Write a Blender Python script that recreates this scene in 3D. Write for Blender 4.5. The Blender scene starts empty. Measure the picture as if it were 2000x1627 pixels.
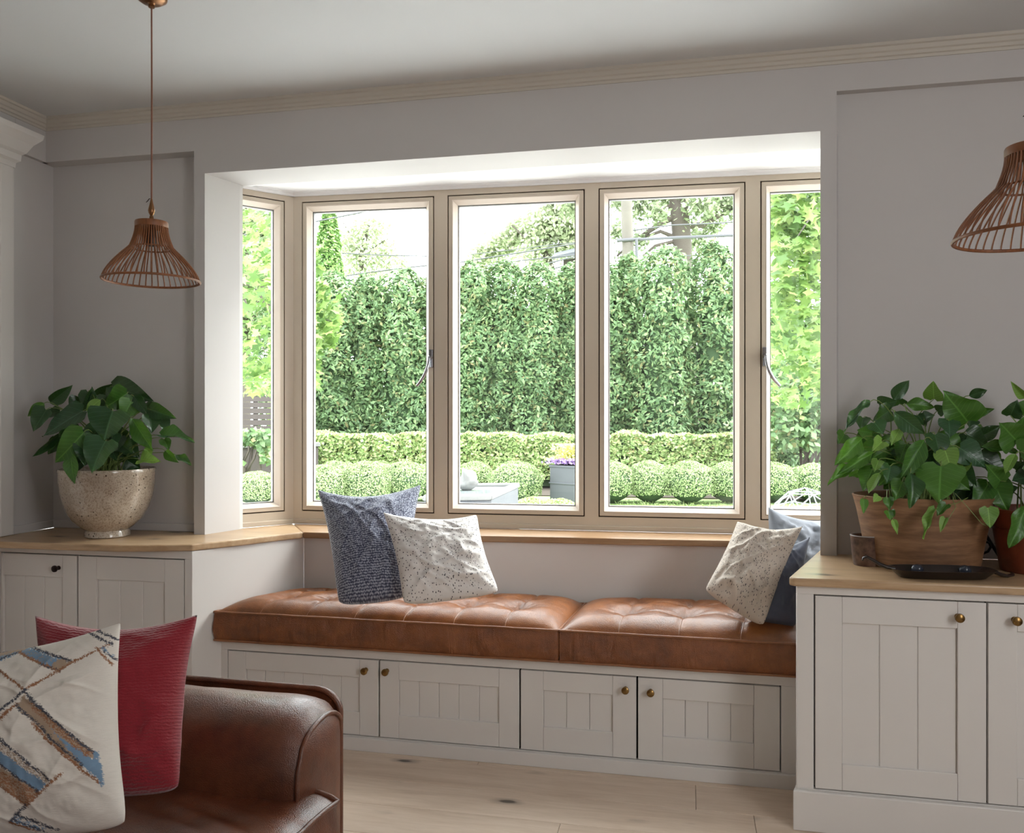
import bpy, bmesh, math, random
import numpy as np
from mathutils import Vector, Matrix, noise

scene = bpy.context.scene
COL = scene.collection
R = math.radians
TH = R(12.04); CT, ST = math.cos(TH), math.sin(TH)
F, CX, CY, H = 1600.0, 1000.0, 813.5, 1.25

# ------------------------------------------------------------------ camera, world, lights, exposure
cd = bpy.data.cameras.new('camera'); cam = bpy.data.objects.new('camera', cd); COL.objects.link(cam)
cam.location = (0, 0, H); cam.rotation_euler = (R(90), 0, TH)
cd.sensor_width = 36; cd.lens = F / 2000 * 36; cd.clip_start = .05; cd.clip_end = 400
scene.camera = cam
vs = scene.view_settings
vs.view_transform = 'Standard'; vs.look = 'None'; vs.gamma = 1; vs.use_curve_mapping = False
vs.exposure = 0.0
scene.cycles.max_bounces = 10; scene.cycles.diffuse_bounces = 6; scene.cycles.transparent_max_bounces = 24
scene.cycles.use_denoising = True

w = bpy.data.worlds.new('overcast_sky'); scene.world = w; w.use_nodes = True
nt = w.node_tree; bg = nt.nodes['Background']
bg.inputs[0].default_value = (.93, .97, 1.0, 1); bg.inputs[1].default_value = 10.0

def light(name, kind, loc, rot, energy, color, **kw):
    l = bpy.data.lights.new(name, kind); l.energy = energy; l.color = color
    for k, v in kw.items(): setattr(l, k, v)
    o = bpy.data.objects.new(name, l); COL.objects.link(o); o.location = loc; o.rotation_euler = rot
    return o
light('sun', 'SUN', (12, 8, 12), Vector((-.75, -.30, -.60)).to_track_quat('-Z', 'Y').to_euler(), 8.0, (1, .985, .96), angle=R(24))
light('rear_fill_light', 'AREA', (-.2, -2.15, 1.35), (R(90), 0, 0), 4, (1, .98, .97), shape='RECTANGLE', size=3.2, size_y=1.9)  # added fill lamp in front of the closed rear wall, no window there
light('right_window_light', 'AREA', (2.45, -.15, 1.75), Vector((-.78, .52, -.42)).to_track_quat('-Z', 'Y').to_euler(), 54, (.98, .99, 1.0), shape='RECTANGLE', size=1.3, size_y=1.5)

# ------------------------------------------------------------------ helpers
def P(u, v, d):
    x = (u - CX) / F * d
    return Vector((x * CT - d * ST, x * ST + d * CT, H - (v - CY) / F * d))
def PY(u, v, Y): return P(u, v, Y / ((u - CX) / F * ST + CT))
def PZ(u, v, z): return P(u, v, F * (H - z) / (v - CY))

ORG = {}
def tag(o, label=None, cat=None, group=None, kind=None):
    if label: o['label'] = label
    if cat: o['category'] = cat
    if group: o['group'] = group
    if kind: o['kind'] = kind
    return o
def thing(name, label, cat, loc, group=None, kind=None):
    o = bpy.data.objects.new(name, None); COL.objects.link(o); o.location = loc
    o.empty_display_size = .1
    ORG[o.name] = Vector(loc)
    return tag(o, label, cat, group, kind)
def link(name, me, parent=None, mat=None):
    o = bpy.data.objects.new(name, me); COL.objects.link(o)
    if mat and not me.materials: me.materials.append(mat)
    ORG[o.name] = Vector((0, 0, 0))
    if parent is not None:
        o.parent = parent
    return o
def worg(o):
    v = Vector((0, 0, 0))
    while o is not None:
        v = v + ORG[o.name]; o = o.parent
    return v
def smooth(me, ang=40):
    me.shade_smooth()
    me.set_sharp_from_angle(angle=R(ang))

class MB:
    """collects shapes given in world coordinates (through self.T) and links them as one mesh object"""
    def __init__(s, T=None): s.v = []; s.f = []; s.T = T or Matrix.Identity(4)
    def add(s, vs, fs):
        n = len(s.v); s.v += [s.T @ Vector(p) for p in vs]; s.f += [tuple(i + n for i in f) for f in fs]; return s
    def box(s, x0, x1, y0, y1, z0, z1):
        return s.add([(x0,y0,z0),(x1,y0,z0),(x1,y1,z0),(x0,y1,z0),(x0,y0,z1),(x1,y0,z1),(x1,y1,z1),(x0,y1,z1)],
              [(0,3,2,1),(4,5,6,7),(0,1,5,4),(1,2,6,5),(2,3,7,6),(3,0,4,7)])
    def prism(s, poly, z0, z1):
        n = len(poly); a = sum(poly[i][0]*poly[(i+1)%n][1]-poly[(i+1)%n][0]*poly[i][1] for i in range(n))
        if a < 0: poly = poly[::-1]
        s.add([(x,y,z0) for x,y in poly]+[(x,y,z1) for x,y in poly],
              [tuple(range(n-1,-1,-1)), tuple(range(n,2*n))]+[(i,(i+1)%n,n+(i+1)%n,n+i) for i in range(n)])
        return s
    def extrude_x(s, prof, x0, x1):           # prof: list of (y, z)
        n = len(prof)
        a = sum(prof[i][0]*prof[(i+1)%n][1]-prof[(i+1)%n][0]*prof[i][1] for i in range(n))
        if a < 0: prof = prof[::-1]
        return s.add([(x0,y,z) for y,z in prof]+[(x1,y,z) for y,z in prof],
              [tuple(range(n-1,-1,-1)), tuple(range(n,2*n))]+[(i,(i+1)%n,n+(i+1)%n,n+i) for i in range(n)])
    def lathe(s, prof, c, n=32, axis=None, sy=1.0, caps=True):   # prof: (r, h) along axis, c origin
        c = Vector(c); q = Vector((0,0,1)).rotation_difference(Vector(axis)) if axis is not None else None
        vs = []
        for r, h in prof:
            for k in range(n):
                a = 2*math.pi*k/n; p = Vector((r*math.cos(a), r*math.sin(a)*sy, h))
                vs.append(c + (q @ p if q else p))
        m = len(prof)
        fs = [(i*n+k, i*n+(k+1)%n, (i+1)*n+(k+1)%n, (i+1)*n+k) for i in range(m-1) for k in range(n)]
        if caps:
            fs.append(tuple(range(n-1,-1,-1))); fs.append(tuple((m-1)*n+k for k in range(n)))
        return s.add(vs, fs)
    def tube(s, pts, r, n=8, closed=False, flat=1.0):
        pts = [Vector(p) for p in pts]; m = len(pts)
        rr = r if hasattr(r, '__len__') else [r]*m
        vs = []; up = None
        for i, p in enumerate(pts):
            if closed: t = pts[(i+1)%m]-pts[i-1]
            else: t = pts[min(i+1,m-1)]-pts[max(i-1,0)]
            t = t.normalized() if t.length > 1e-9 else Vector((0,0,1))
            if up is None:
                up = Vector((0,0,1)) if abs(t.z) < .9 else Vector((1,0,0))
            b = t.cross(up); b.normalize(); up = b.cross(t).normalized()
            for k in range(n):
                a = 2*math.pi*k/n
                vs.append(p + (b*math.cos(a) + up*math.sin(a)*flat)*rr[i])
        L = m if closed else m-1
        fs = [(i*n+k, i*n+(k+1)%n, ((i+1)%m)*n+(k+1)%n, ((i+1)%m)*n+k) for i in range(L) for k in range(n)]
        if not closed:
            fs.append(tuple(range(n-1,-1,-1))); fs.append(tuple((m-1)*n+k for k in range(n)))
        return s.add(vs, fs)
    def ring(s, x0, x1, z0, z1, prof):        # mitred rectangular frame in the local xz plane; prof: closed list of (inset, y)
        n = len(prof); vs = []
        for cx, cz, sx, sz in ((x0,z0,1,1),(x1,z0,-1,1),(x1,z1,-1,-1),(x0,z1,1,-1)):
            vs += [(cx+sx*i, y, cz+sz*i) for i, y in prof]
        fs = [(c*n+k, ((c+1)%4)*n+k, ((c+1)%4)*n+(k+1)%n, c*n+(k+1)%n) for c in range(4) for k in range(n)]
        return s.add(vs, fs)
    def grid(s, pts, closed_u=False):         # pts[i][j]
        a, b = len(pts), len(pts[0])
        fs = [(i*b+j, i*b+j+1, (i+1)*b+j+1, (i+1)*b+j) for i in range(a-1) for j in range(b-1)]
        return s.add([p for r in pts for p in r], fs)
    def build(s, name, mat, parent=None, bevel=0, segs=2, sm=None, fix=False):
        o0 = worg(parent) if parent is not None else Vector((0,0,0))
        me = bpy.data.meshes.new(name)
        me.from_pydata([tuple(p - o0) for p in s.v], [], s.f)
        if fix:
            bm = bmesh.new(); bm.from_mesh(me); bmesh.ops.remove_doubles(bm, verts=bm.verts, dist=1e-5)
            bmesh.ops.recalc_face_normals(bm, faces=bm.faces); bm.to_mesh(me); bm.free()
        o = link(name, me, parent, mat)
        if sm: smooth(me, sm)
        if bevel:
            m = o.modifiers.new('bevel', 'BEVEL'); m.width = bevel; m.segments = segs; m.limit_method = 'ANGLE'; m.angle_limit = R(35)
            m.harden_normals = False
        return o

def fast_mesh(name, verts, faces, uv=None):
    """verts (n,3) array, faces (m,k) array of equal-sided faces"""
    me = bpy.data.meshes.new(name); verts = np.asarray(verts, np.float32); faces = np.asarray(faces, np.int32)
    m, k = faces.shape
    me.vertices.add(len(verts)); me.vertices.foreach_set('co', verts.ravel())
    me.loops.add(m*k); me.loops.foreach_set('vertex_index', faces.ravel())
    me.polygons.add(m); me.polygons.foreach_set('loop_start', np.arange(0, m*k, k, dtype=np.int32))
    me.update(calc_edges=True); me.validate()
    return me

# ------------------------------------------------------------------ materials
def srgb(r, g, b):
    return tuple(((c/255)/12.92 if c/255 <= .04045 else ((c/255+.055)/1.055)**2.4) for c in (r, g, b)) + (1,)
class NT:
    def __init__(s, name):
        s.m = bpy.data.materials.new(name); s.m.use_nodes = True; s.t = s.m.node_tree
        s.b = s.t.nodes['Principled BSDF']; s.out = s.t.nodes['Material Output']
    def n(s, typ, ins=None, **kw):
        x = s.t.nodes.new('ShaderNode'+typ)
        for k, v in kw.items(): setattr(x, k, v)
        for k, v in (ins or {}).items():
            if isinstance(v, bpy.types.NodeSocket): s.t.links.new(v, x.inputs[k])
            else: x.inputs[k].default_value = v
        return x
    def set(s, **kw):
        for k, v in kw.items():
            k = k.replace('_', ' ')
            if isinstance(v, bpy.types.NodeSocket): s.t.links.new(v, s.b.inputs[k])
            else: s.b.inputs[k].default_value = v
        return s
    def coord(s, kind='Object', scale=(1,1,1), rot=(0,0,0)):
        c = s.n('TexCoord'); mp = s.n('Mapping', {'Vector': c.outputs[kind], 'Scale': scale, 'Rotation': rot}); return mp.outputs[0]
    def noise(s, vec, scale, detail=3, rough=.5, dist=0):
        return s.n('TexNoise', {'Vector': vec, 'Scale': scale, 'Detail': detail, 'Roughness': rough, 'Distortion': dist})
    def ramp(s, fac, stops, interp='LINEAR'):
        r = s.n('ValToRGB', {'Fac': fac}); e = r.color_ramp.elements; r.color_ramp.interpolation = interp
        while len(e) < len(stops): e.new(.5)
        for i, (p, c) in enumerate(stops): e[i].position = p; e[i].color = c if len(c) == 4 else tuple(c)+(1,)
        return r.outputs[0]
    def mix(s, fac, a, b, mode='MIX'):
        x = s.n('MixRGB', {'Fac': fac, 'Color1': a, 'Color2': b}, blend_type=mode); return x.outputs[0]
    def bump(s, height, strength=.3, dist=.01):
        x = s.n('Bump', {'Height': height, 'Strength': strength, 'Distance': dist}); s.t.links.new(x.outputs[0], s.b.inputs['Normal']); return s
def g(v): return (v, v, v, 1)

def paint(name, c, rough=.5, var=.03, bump=.05):
    t = NT(name); v = t.coord(); n1 = t.noise(v, 2.2, 4); n2 = t.noise(v, 60, 2)
    c2 = tuple(x*(1-var*3) for x in c[:3])+(1,)
    t.set(Base_Color=t.mix(n1.outputs[0], c, c2), Roughness=rough); t.bump(n2.outputs[0], bump, .002); return t.m
def metal(name, c, rough=.3, metallic=1.0):
    t = NT(name); v = t.coord(); n1 = t.noise(v, 40, 3)
    t.set(Base_Color=t.mix(n1.outputs[0], c, tuple(x*.6 for x in c[:3])+(1,)), Roughness=rough, Metallic=metallic); return t.m

M_wall = paint('wall_paint', srgb(198, 194, 192), .75)
M_ceil = paint('ceiling_paint', srgb(212, 213, 214), .8)
M_bay = paint('bay_white', srgb(238, 237, 238), .6)
M_crown = paint('crown_paint', srgb(198, 191, 180), .6)
M_cab = paint('cabinet_paint', srgb(222, 218, 214), .42, .02, .08)
M_frame = paint('window_taupe', srgb(200, 186, 168), .45, .02)
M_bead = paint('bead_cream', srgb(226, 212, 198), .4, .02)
M_seal = paint('seal_brown', srgb(58, 40, 28), .8)
M_dark = paint('carcass_gap_shade', srgb(30, 27, 25), .9)  # near-black carcass colour stands in for the shade behind the door gaps
M_spacer = paint('spacer_grey', srgb(140, 136, 136), .5)
M_brass = metal('aged_brass', srgb(150, 118, 72), .3)
M_bronze = metal('dark_bronze', srgb(70, 60, 58), .35)
M_chrome = metal('chrome', srgb(205, 205, 212), .18)
M_iron = NT('black_iron').set(Base_Color=srgb(28, 28, 32), Roughness=.45, Metallic=.3).m
M_black = NT('black_enamel').set(Base_Color=srgb(40, 32, 30), Roughness=.28).m

def leather(name, c1, c2, c3, rough=.34, scale=1.0, crease=False):
    t = NT(name); v = t.coord(); n1 = t.noise(v, 5*scale, 5, .6, .4); n2 = t.noise(v, 26*scale, 4, .65); n3 = t.n('TexVoronoi', {'Vector': v, 'Scale': 420*scale})
    col = t.ramp(n1.outputs[0], [(.28, c1), (.52, c2), (.75, c3)])
    col = t.mix(.35, col, t.ramp(n2.outputs[0], [(.3, c1), (.7, c3)]))
    rr = t.n('MapRange', {'Value': n2.outputs[0], 'To Min': rough-.08, 'To Max': rough+.14})
    t.set(Base_Color=col, Roughness=rr.outputs[0]); t.b.inputs['Specular IOR Level'].default_value = .55
    t.b.inputs['Coat Weight'].default_value = .25; t.b.inputs['Coat Roughness'].default_value = .22
    h = t.mix(.5, n3.outputs['Distance'], n2.outputs[0])
    if crease:
        cv = t.noise(t.coord('Object', (1, 1, .22)), 15, 3, .5, 1.2); h = t.mix(.82, h, cv.outputs[0]); t.bump(h, .6, .035)
    else:
        cv = t.noise(v, 9*scale, 3, .5, .8); h = t.mix(.55, h, cv.outputs[0]); t.bump(h, .35, .010)
    return t.m
M_tan = leather('tan_leather', srgb(92, 50, 22), srgb(130, 75, 34), srgb(162, 100, 50), .30)
M_tanside = leather('tan_leather_side', srgb(92, 48, 22), srgb(128, 71, 32), srgb(158, 94, 46), .32, 1.0, True)
M_brown = leather('brown_leather', srgb(66, 32, 18), srgb(96, 50, 30), srgb(126, 72, 42), .33)
M_piping = leather('piping_leather', srgb(104, 60, 32), srgb(140, 88, 52), srgb(162, 106, 66), .4)
M_pipe2 = leather('dark_piping_leather', srgb(70, 36, 22), srgb(100, 54, 32), srgb(122, 70, 42), .4)

def wood(name, c1, c2, c3, knots=True, axis=(1, 12, 12), rough=.42, random_obj=False):
    t = NT(name); v = t.coord('Object', axis)
    if random_obj:
        oi = t.n('ObjectInfo'); add = t.n('VectorMath', {0: v}, operation='ADD')
        cmb = t.n('CombineXYZ', {'X': t.n('Math', {0: oi.outputs['Random'], 1: 37.0}, operation='MULTIPLY').outputs[0], 'Y': t.n('Math', {0: oi.outputs['Random'], 1: 91.0}, operation='MULTIPLY').outputs[0]})
        t.t.links.new(cmb.outputs[0], add.inputs[1]); v = add.outputs[0]
    n1 = t.noise(v, 2.0, 6, .62, .5); n2 = t.noise(v, 9, 4, .6)
    col = t.ramp(n1.outputs[0], [(.25, c1), (.5, c2), (.74, c3)])
    col = t.mix(.30, col, t.ramp(n2.outputs[0], [(.3, c1), (.7, c3)]))
    if random_obj:
        col = t.mix(t.n('Math', {0: oi.outputs['Random'], 1: .35}, operation='MULTIPLY').outputs[0], col, c1)
    if knots:
        vv = t.coord('Object', (3.6, 9.0, 9.0))
        if random_obj:
            a2 = t.n('VectorMath', {0: vv, 1: cmb.outputs[0]}, operation='ADD'); vv = a2.outputs[0]
        vo = t.n('TexVoronoi', {'Vector': vv, 'Scale': 1.0}); nn = t.noise(vv, 5, 3)
        dd = t.n('Math', {0: vo.outputs['Distance'], 1: t.n('Math', {0: nn.outputs[0], 1: .12}, operation='MULTIPLY').outputs[0]}, operation='ADD')
        k = t.ramp(dd.outputs[0], [(.13, g(1)), (.18, g(.38)), (.30, g(0))])
        k = t.n('Math', {0: k, 1: t.ramp(vo.outputs['Color'], [(.30, g(0)), (.36, g(1))])}, operation='MULTIPLY').outputs[0]
        dark = tuple(x*.16 for x in c1[:3])+(1,)
        col = t.mix(k, col, dark)
    t.set(Base_Color=col, Roughness=rough); t.bump(n2.outputs[0], .12, .002); return t.m
M_floor = wood('oak_floor', srgb(188, 165, 144), srgb(212, 192, 172), srgb(226, 209, 192), True, (1, 9, 9), .33, True)
M_top = wood('worktop_oak', srgb(150, 118, 84), srgb(182, 152, 118), srgb(204, 176, 144), True, (1, 8, 8), .3)
M_sill = wood('sill_oak', srgb(132, 98, 66), srgb(160, 126, 92), srgb(184, 152, 120), True, (1, 8, 8), .32)
M_rattan = wood('rattan', srgb(96, 56, 30), srgb(130, 78, 44), srgb(156, 98, 58), False, (20, 20, 3), .45)
M_planter = wood('planter_wood', srgb(78, 50, 32), srgb(126, 90, 62), srgb(166, 126, 92), True, (1.6, 1.6, 12), .5)
# ------------------------------------------------------------------ room shell
YW = 3.032; ZC = 2.53; ZCT = .764
def struct(o): o['kind'] = 'structure'; return o

fl = MB(); fl.box(-3.4, 2.8, -2.3, 3.3, -.12, -.016); floor = struct(fl.build('floor', M_seal))
rnd = random.Random(4)
row = 0; y = -.0
while y < 2.95:
    wy = .178; x = -2.75 + rnd.uniform(-1.2, 0)
    while x < 1.75:
        L = rnd.uniform(1.3, 2.1)
        x0, x1 = max(x, -2.75), min(x+L, 1.78)
        if x1 > x0+.02:
            b = MB(); b.box(x0+.0006, x1-.0006, y+.0006, min(y+wy, 2.99)-.0006, -.016, 0)
            b.build('plank', M_floor, floor, .0012, 1)
        x += L
    y += wy
b = MB(); b.box(-3.4, 2.8, -2.3, -.001, -.016, 0).build('plank', M_floor, floor)

cl = MB(); cl.box(-3.4, 2.8, -2.3, YW+.2, ZC, ZC+.12); struct(cl.build('ceiling', M_ceil))

# back wall: header over the bay, the two piers, the shallow niches either side of it
XL, XR = -1.939, .458                 # opening
XN0, XN1 = -1.988, .512                # niche edges
wb = MB()
wb.box(-3.0, 2.7, YW, YW+.20, 2.385, ZC)                      # frieze
wb.box(-3.0, XN1, YW, YW+.20, 2.345, 2.385)
wb.box(XN0, XN1, YW, YW+.20, 2.25, 2.345)                     # header
rev = [(XL, YW), (XL+.055, YW+.175), (XL+.055, YW+.2), (XN0, YW+.2), (XN0, YW)]
wb.prism(rev, ZCT, 2.25)                                      # left pier with its splayed reveal
wb.prism([(XR, YW), (XN1, YW), (XN1+.06, YW+.2), (XR+.065, YW+.2)], ZCT, 2.25)                         # right pier
wb.box(-3.0, -2.03, 3.10, YW+.2, ZCT, 2.345).box(-2.031, XN0+.001, 3.10, YW+.12, ZCT, 2.345)                    # left niche back
wb.box(XN1, 2.7, YW+.036, YW+.2, ZCT, 2.385)                  # right niche back
wb.box(-3.0, -1.9, 3.12, YW+.2, 0, ZCT-.03)
wb.box(.62, 2.7, 3.12, YW+.2, 0, ZCT-.03)
struct(wb.build('wall_back', M_wall))
wl = MB(); wl.box(-3.4, -3.0, -2.3, 3.2, 0, ZC); struct(wl.build('wall_left', M_wall))
wl = MB(); wl.box(-3.0, -2.722, 2.87, 3.12, ZCT, 2.345).box(-3.0, -2.700, 2.87, YW+.02, 2.345, ZC).box(-3.0,-2.722,2.87,3.12,0,ZCT-.03)
struct(wl.build('wall_left', M_wall))
wl = MB(); wl.box(-2.998, -2.700, 1.2, 2.869, 2.4215, ZC); struct(wl.build('wall_left', M_wall))
wr = MB(); wr.box(2.6, 2.8, -2.3, 3.2, 0, ZC); struct(wr.build('wall_right', M_wall))
wk = MB(); wk.box(-3.4, 2.8, -2.3, -2.2, 0, ZC)
struct(wk.build('wall_rear', M_wall))

# crown moulding
prof = [(0, 0), (0, -.052), (-.004, -.052), (-.006, -.043), (-.012, -.040), (-.014, -.030), (-.020, -.026), (-.023, -.013), (-.030, -.010), (-.031, 0)]
c = MB(); c.extrude_x([(YW+y, ZC+z) for y, z in prof], -2.70, 2.6); struct(c.build('trim_1', M_crown))
c = MB(Matrix.Translation((-2.70, 0, 0)) @ Matrix.Rotation(R(90), 4, 'Z')); c.extrude_x([(y, ZC+z) for y, z in prof], 1.2, YW); struct(c.build('trim_2', M_crown))
c = MB(); c.box(-2.722, XN0, 3.086, 3.10, ZCT, ZCT+.034); struct(c.build('baseboard_back', M_wall, None, .004))
c = MB(); c.box(-2.722, -2.708, 2.87, 3.086, ZCT, ZCT+.034); struct(c.build('baseboard_left', M_wall, None, .004))

# ------------------------------------------------------------------ bay: windows
A = Vector((-1.7465, 3.43, 0)); ANG = math.atan2(.10, 2.279)
TF = Matrix.Translation(A) @ Matrix.Rotation(ANG, 4, 'Z')
def s_of_u(u, A=A, ang=ANG):
    r = (u-CX)/F; d = Vector((r*CT-ST, r*ST+CT)); e = Vector((math.cos(ang), math.sin(ang)))
    # A + s e = k d
    den = d.x*e.y - d.y*e.x
    return (A.x*d.y - A.y*d.x)/den
LF = 2.70
ZG0, ZG1 = .822, 2.222
ZB = 2.262                                     # bay ceiling
SASH = [(0,0),(0,.05),(.036,.05),(.036,.034),(.020,.004),(.020,0)]
def handle(parent, T, s, z, side):
    m = MB(T); m.box(s-.009, s+.009, -.014, .001, z-.035, z+.045)
    m.build('handle_plate', M_chrome, parent, .003)
    m = MB(T); m.lathe([(.009,0),(.009,.016),(.007,.02)], (s, -.012, z+.008), 12, axis=(0,-1,0))
    pts = []
    for k in range(10):
        a = k/9; pts.append((s+side*(.002+.055*a**2.2), -.030-.012*math.sin(a*math.pi), z+.008-.135*a+.012*a*a))
    m.tube(pts, [.006+.0015*math.sin(i/9*math.pi) for i in range(10)], 8)
    m.build('handle', M_chrome, parent, 0, sm=50)
def window(name, T, L, units, left_post, handles):
    fr = MB(T); f0, f1 = 0, .075
    fr.box(-left_post, L, f0, f1, ZG1, ZB); fr.box(-left_post, L, f0, f1, ZCT+.012, ZG0)
    edges = [-left_post] + [e for u in units for e in u] + [L]
    for i in range(0, len(edges), 2):
        if edges[i+1]-edges[i] > .002: fr.box(edges[i], edges[i+1], f0, f1, ZG0, ZG1)
    W = struct(fr.build(name, M_frame))
    k = MB(T); k.box(-left_post, L, -.010, .02, ZCT, ZCT+.022).build('sill_bead', M_frame, W, .003)
    for i, (a, b) in enumerate(units):
        se = MB(T); se.ring(a, b, ZG0, ZG1, [(-.002,.010),(-.002,.03),(.012,.03),(.012,.010)]); se.build('seal', M_seal, W)
        q = .0052
        sa = MB(T); sa.ring(a+q, b-q, ZG0+q, ZG1-q, [(0,-.002),(0,.06),(.034,.06),(.034,.022),(.0165,.022),(.0165,-.002)])
        S = sa.build('sash', M_frame, W, .0012, 1)
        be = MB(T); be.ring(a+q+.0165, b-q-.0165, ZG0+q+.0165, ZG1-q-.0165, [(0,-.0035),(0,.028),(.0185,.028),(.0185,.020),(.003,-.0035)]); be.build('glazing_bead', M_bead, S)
        sp = MB(T); sp.ring(a+q+.03, b-q-.03, ZG0+q+.03, ZG1-q-.03, [(0,.030),(0,.050),(.010,.050),(.010,.030)]); sp.build('spacer', M_spacer, S)
        gp = MB(T); gp.box(a+.03, b-.03, .028, .034, ZG0+.03, ZG1-.03); gp.build('pane', M_glass, S)
        if i in handles:
            sd = handles[i]
            if sd < 0: handle(S, T, b-.013, 1.50, -1)
            else: handle(S, T, a+.016, 1.49, 1)
    return W

tg = NT('window_glass'); tg.t.nodes.remove(tg.b)
tr = tg.n('BsdfTransparent'); tr.inputs[0].default_value = (.97, .985, .975, 1)
gl = tg.n('BsdfGlossy', {'Roughness': .0})
fz = tg.n('LayerWeight', {'Blend': .5}); fp = tg.n('Math', {0: fz.outputs['Facing'], 1: 5.0}, operation='POWER'); fx = tg.n('MapRange', {'Value': fp.outputs[0], 'To Min': .035, 'To Max': .9})
mx = tg.n('MixShader', {0: fx.outputs[0], 1: tr.outputs[0], 2: gl.outputs[0]}); tg.t.links.new(mx.outputs[0], tg.out.inputs[0])
M_glass = tg.m

un = [(s_of_u(589.5), s_of_u(848)), (s_of_u(874), s_of_u(1142)), (s_of_u(1169), s_of_u(1456)), (s_of_u(1485), s_of_u(1485)+.55)]
window('window_1', TF, LF, un, 0.0, {0: -1, 3: 1})
ANGL = R(49)
TL_ = Matrix.Translation(A) @ Matrix.Rotation(ANGL, 4, 'Z')   # local +x points towards the corner, so the side window lies at negative x
SL = .40
uu = [(-SL+.035, -.040)]
T2 = Matrix.Translation(A) @ Matrix.Rotation(ANGL, 4, 'Z')
window('window_2', T2, 0.0, uu, SL, {})
B0 = A + Vector((math.cos(ANG), math.sin(ANG), 0))*LF; SR = .46
T3 = Matrix.Translation(B0) @ Matrix.Rotation(-R(46), 4, 'Z')
window('added_side_window', T3, SR, [(.035, SR-.03)], 0.0, {})  # unseen right-hand bay window, added to let in light from that side

# bay ceiling with its small white cornice; outer shell of the bay below the sill and to the right
e = Vector((math.cos(ANG), math.sin(ANG), 0)); el = Vector((math.cos(ANGL), math.sin(ANGL), 0))
B = A + e*LF; Lp = A - el*SL
nf = Vector((-e.y, e.x, 0)); nl = Vector((-el.y, el.x, 0))
Q = B + Vector((math.cos(R(46)), -math.sin(R(46)), 0))*SR
def xy(v): return (v.x, v.y)
bc = MB(); bc.prism([(XN0, YW+.2), xy(Lp+nl*.1), xy(A+nf*.12+nl*.03), xy(B+nf*.12), (Q.x+.1, Q.y+.06), (Q.x, YW+.2)], ZB, ZB+.1)
bc.prism([(XL-.03, YW+.005), (XR+.03, YW+.005), (XR+.03, YW+.21), (XL-.03, YW+.21)], 2.2505, ZB+.02)
struct(bc.build('ceiling', M_bay))
cm = MB(TF); cm.extrude_x([(0,ZB),(0,ZB-.016),(-.010,ZB-.016),(-.014,ZB-.006),(-.024,ZB-.004),(-.026,ZB)], -.012, LF); struct(cm.build('trim_3', M_bay))
cm = MB(T2); cm.extrude_x([(0,ZB),(0,ZB-.016),(-.010,ZB-.016),(-.014,ZB-.006),(-.024,ZB-.004),(-.026,ZB)], -SL, .012); struct(cm.build('trim_4', M_bay))
ws = MB()
ws.prism([xy(Lp), xy(A), xy(B), xy(B+nf*.1), xy(A+nf*.1), xy(Lp+nl*.1)], 0, ZCT-.03)
ws.prism([xy(B), xy(B+nf*.1), (Q.x+.08, Q.y+.06), xy(Q)], 0, ZCT-.03)
ws.prism([xy(Q), (Q.x+.1, Q.y+.04), (Q.x+.1, YW+.12), (Q.x, YW+.12)], 0, ZB)
ws.prism([xy(Lp), xy(Lp+nl*.08), (Lp.x-.03, YW+.12), (XN0, YW+.12)], ZCT, ZB)
struct(ws.build('wall_bay', M_bay))

# unseen pale paving outside, added to bounce light up through the bay windows
tc_ = MB(); tc_.box(-9, 11, 3.75, 10.7, -.12, .0); struct(tc_.build('bounce_paving', paint('bounce_paving_stone', srgb(216, 216, 214), .8, .04, .2)))
# ------------------------------------------------------------------ painted cabinets
def knob(parent, p, mat, scale=1.0):
    m = MB(); s = scale
    m.lathe([(.0085*s,0),(.0085*s,.002*s),(.0045*s,.004*s),(.0042*s,.012*s),(.009*s,.016*s),(.0135*s,.021*s),(.0128*s,.026*s),(.007*s,.0295*s),(.001*s,.030*s)], p, 20, axis=(0,-1,0))
    return m.build('knob', mat, parent, 0, sm=50)
def door(parent, x0, x1, z0, z1, Y, st, rt, rb, nb, kp, kmat=None, st2=None):
    st2 = st2 or st; x0 += .0012; x1 -= .0012; z0 += .0006; z1 -= .0014
    d = MB(); t = .022
    d.box(x0, x0+st, Y, Y+t, z0, z1).box(x1-st2, x1, Y, Y+t, z0, z1)
    d.box(x0+st+.0004, x1-st2-.0004, Y+.0003, Y+t, z1-rt, z1).box(x0+st+.0004, x1-st2-.0004, Y+.0003, Y+t, z0, z0+rb)
    D = d.build('door', M_cab, parent, .0016, 2)
    a, b = x0+st, x1-st2; w = (b-a)/nb
    for i in range(nb):
        k = MB(); k.box(a+i*w+.0004, a+(i+1)*w-.0004, Y+.009, Y+.019, z0+rb-.004, z1-rt+.004); k.build('board', M_cab, D, .0022, 1)
    if kp: knob(D, kp, kmat or M_brass)
    return D
def face(parent, x0, x1, z0, z1, openings, Y, depth=.02, name='face_frame'):
    """flat face frame with rectangular openings (all of one height)"""
    m = MB(); oz0, oz1 = openings[0][2], openings[0][3]
    m.box(x0, x1, Y, Y+depth, oz1, z1)
    if oz0 > z0+.001: m.box(x0, x1, Y, Y+depth, z0, oz0)
    xs = [x0]+[v for o in openings for v in o[:2]]+[x1]
    for i in range(0, len(xs), 2):
        if xs[i+1]-xs[i] > .001: m.box(xs[i], xs[i+1], Y, Y+depth, oz0, oz1)
    return m.build(name, M_cab, parent, .0012, 1)

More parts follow.
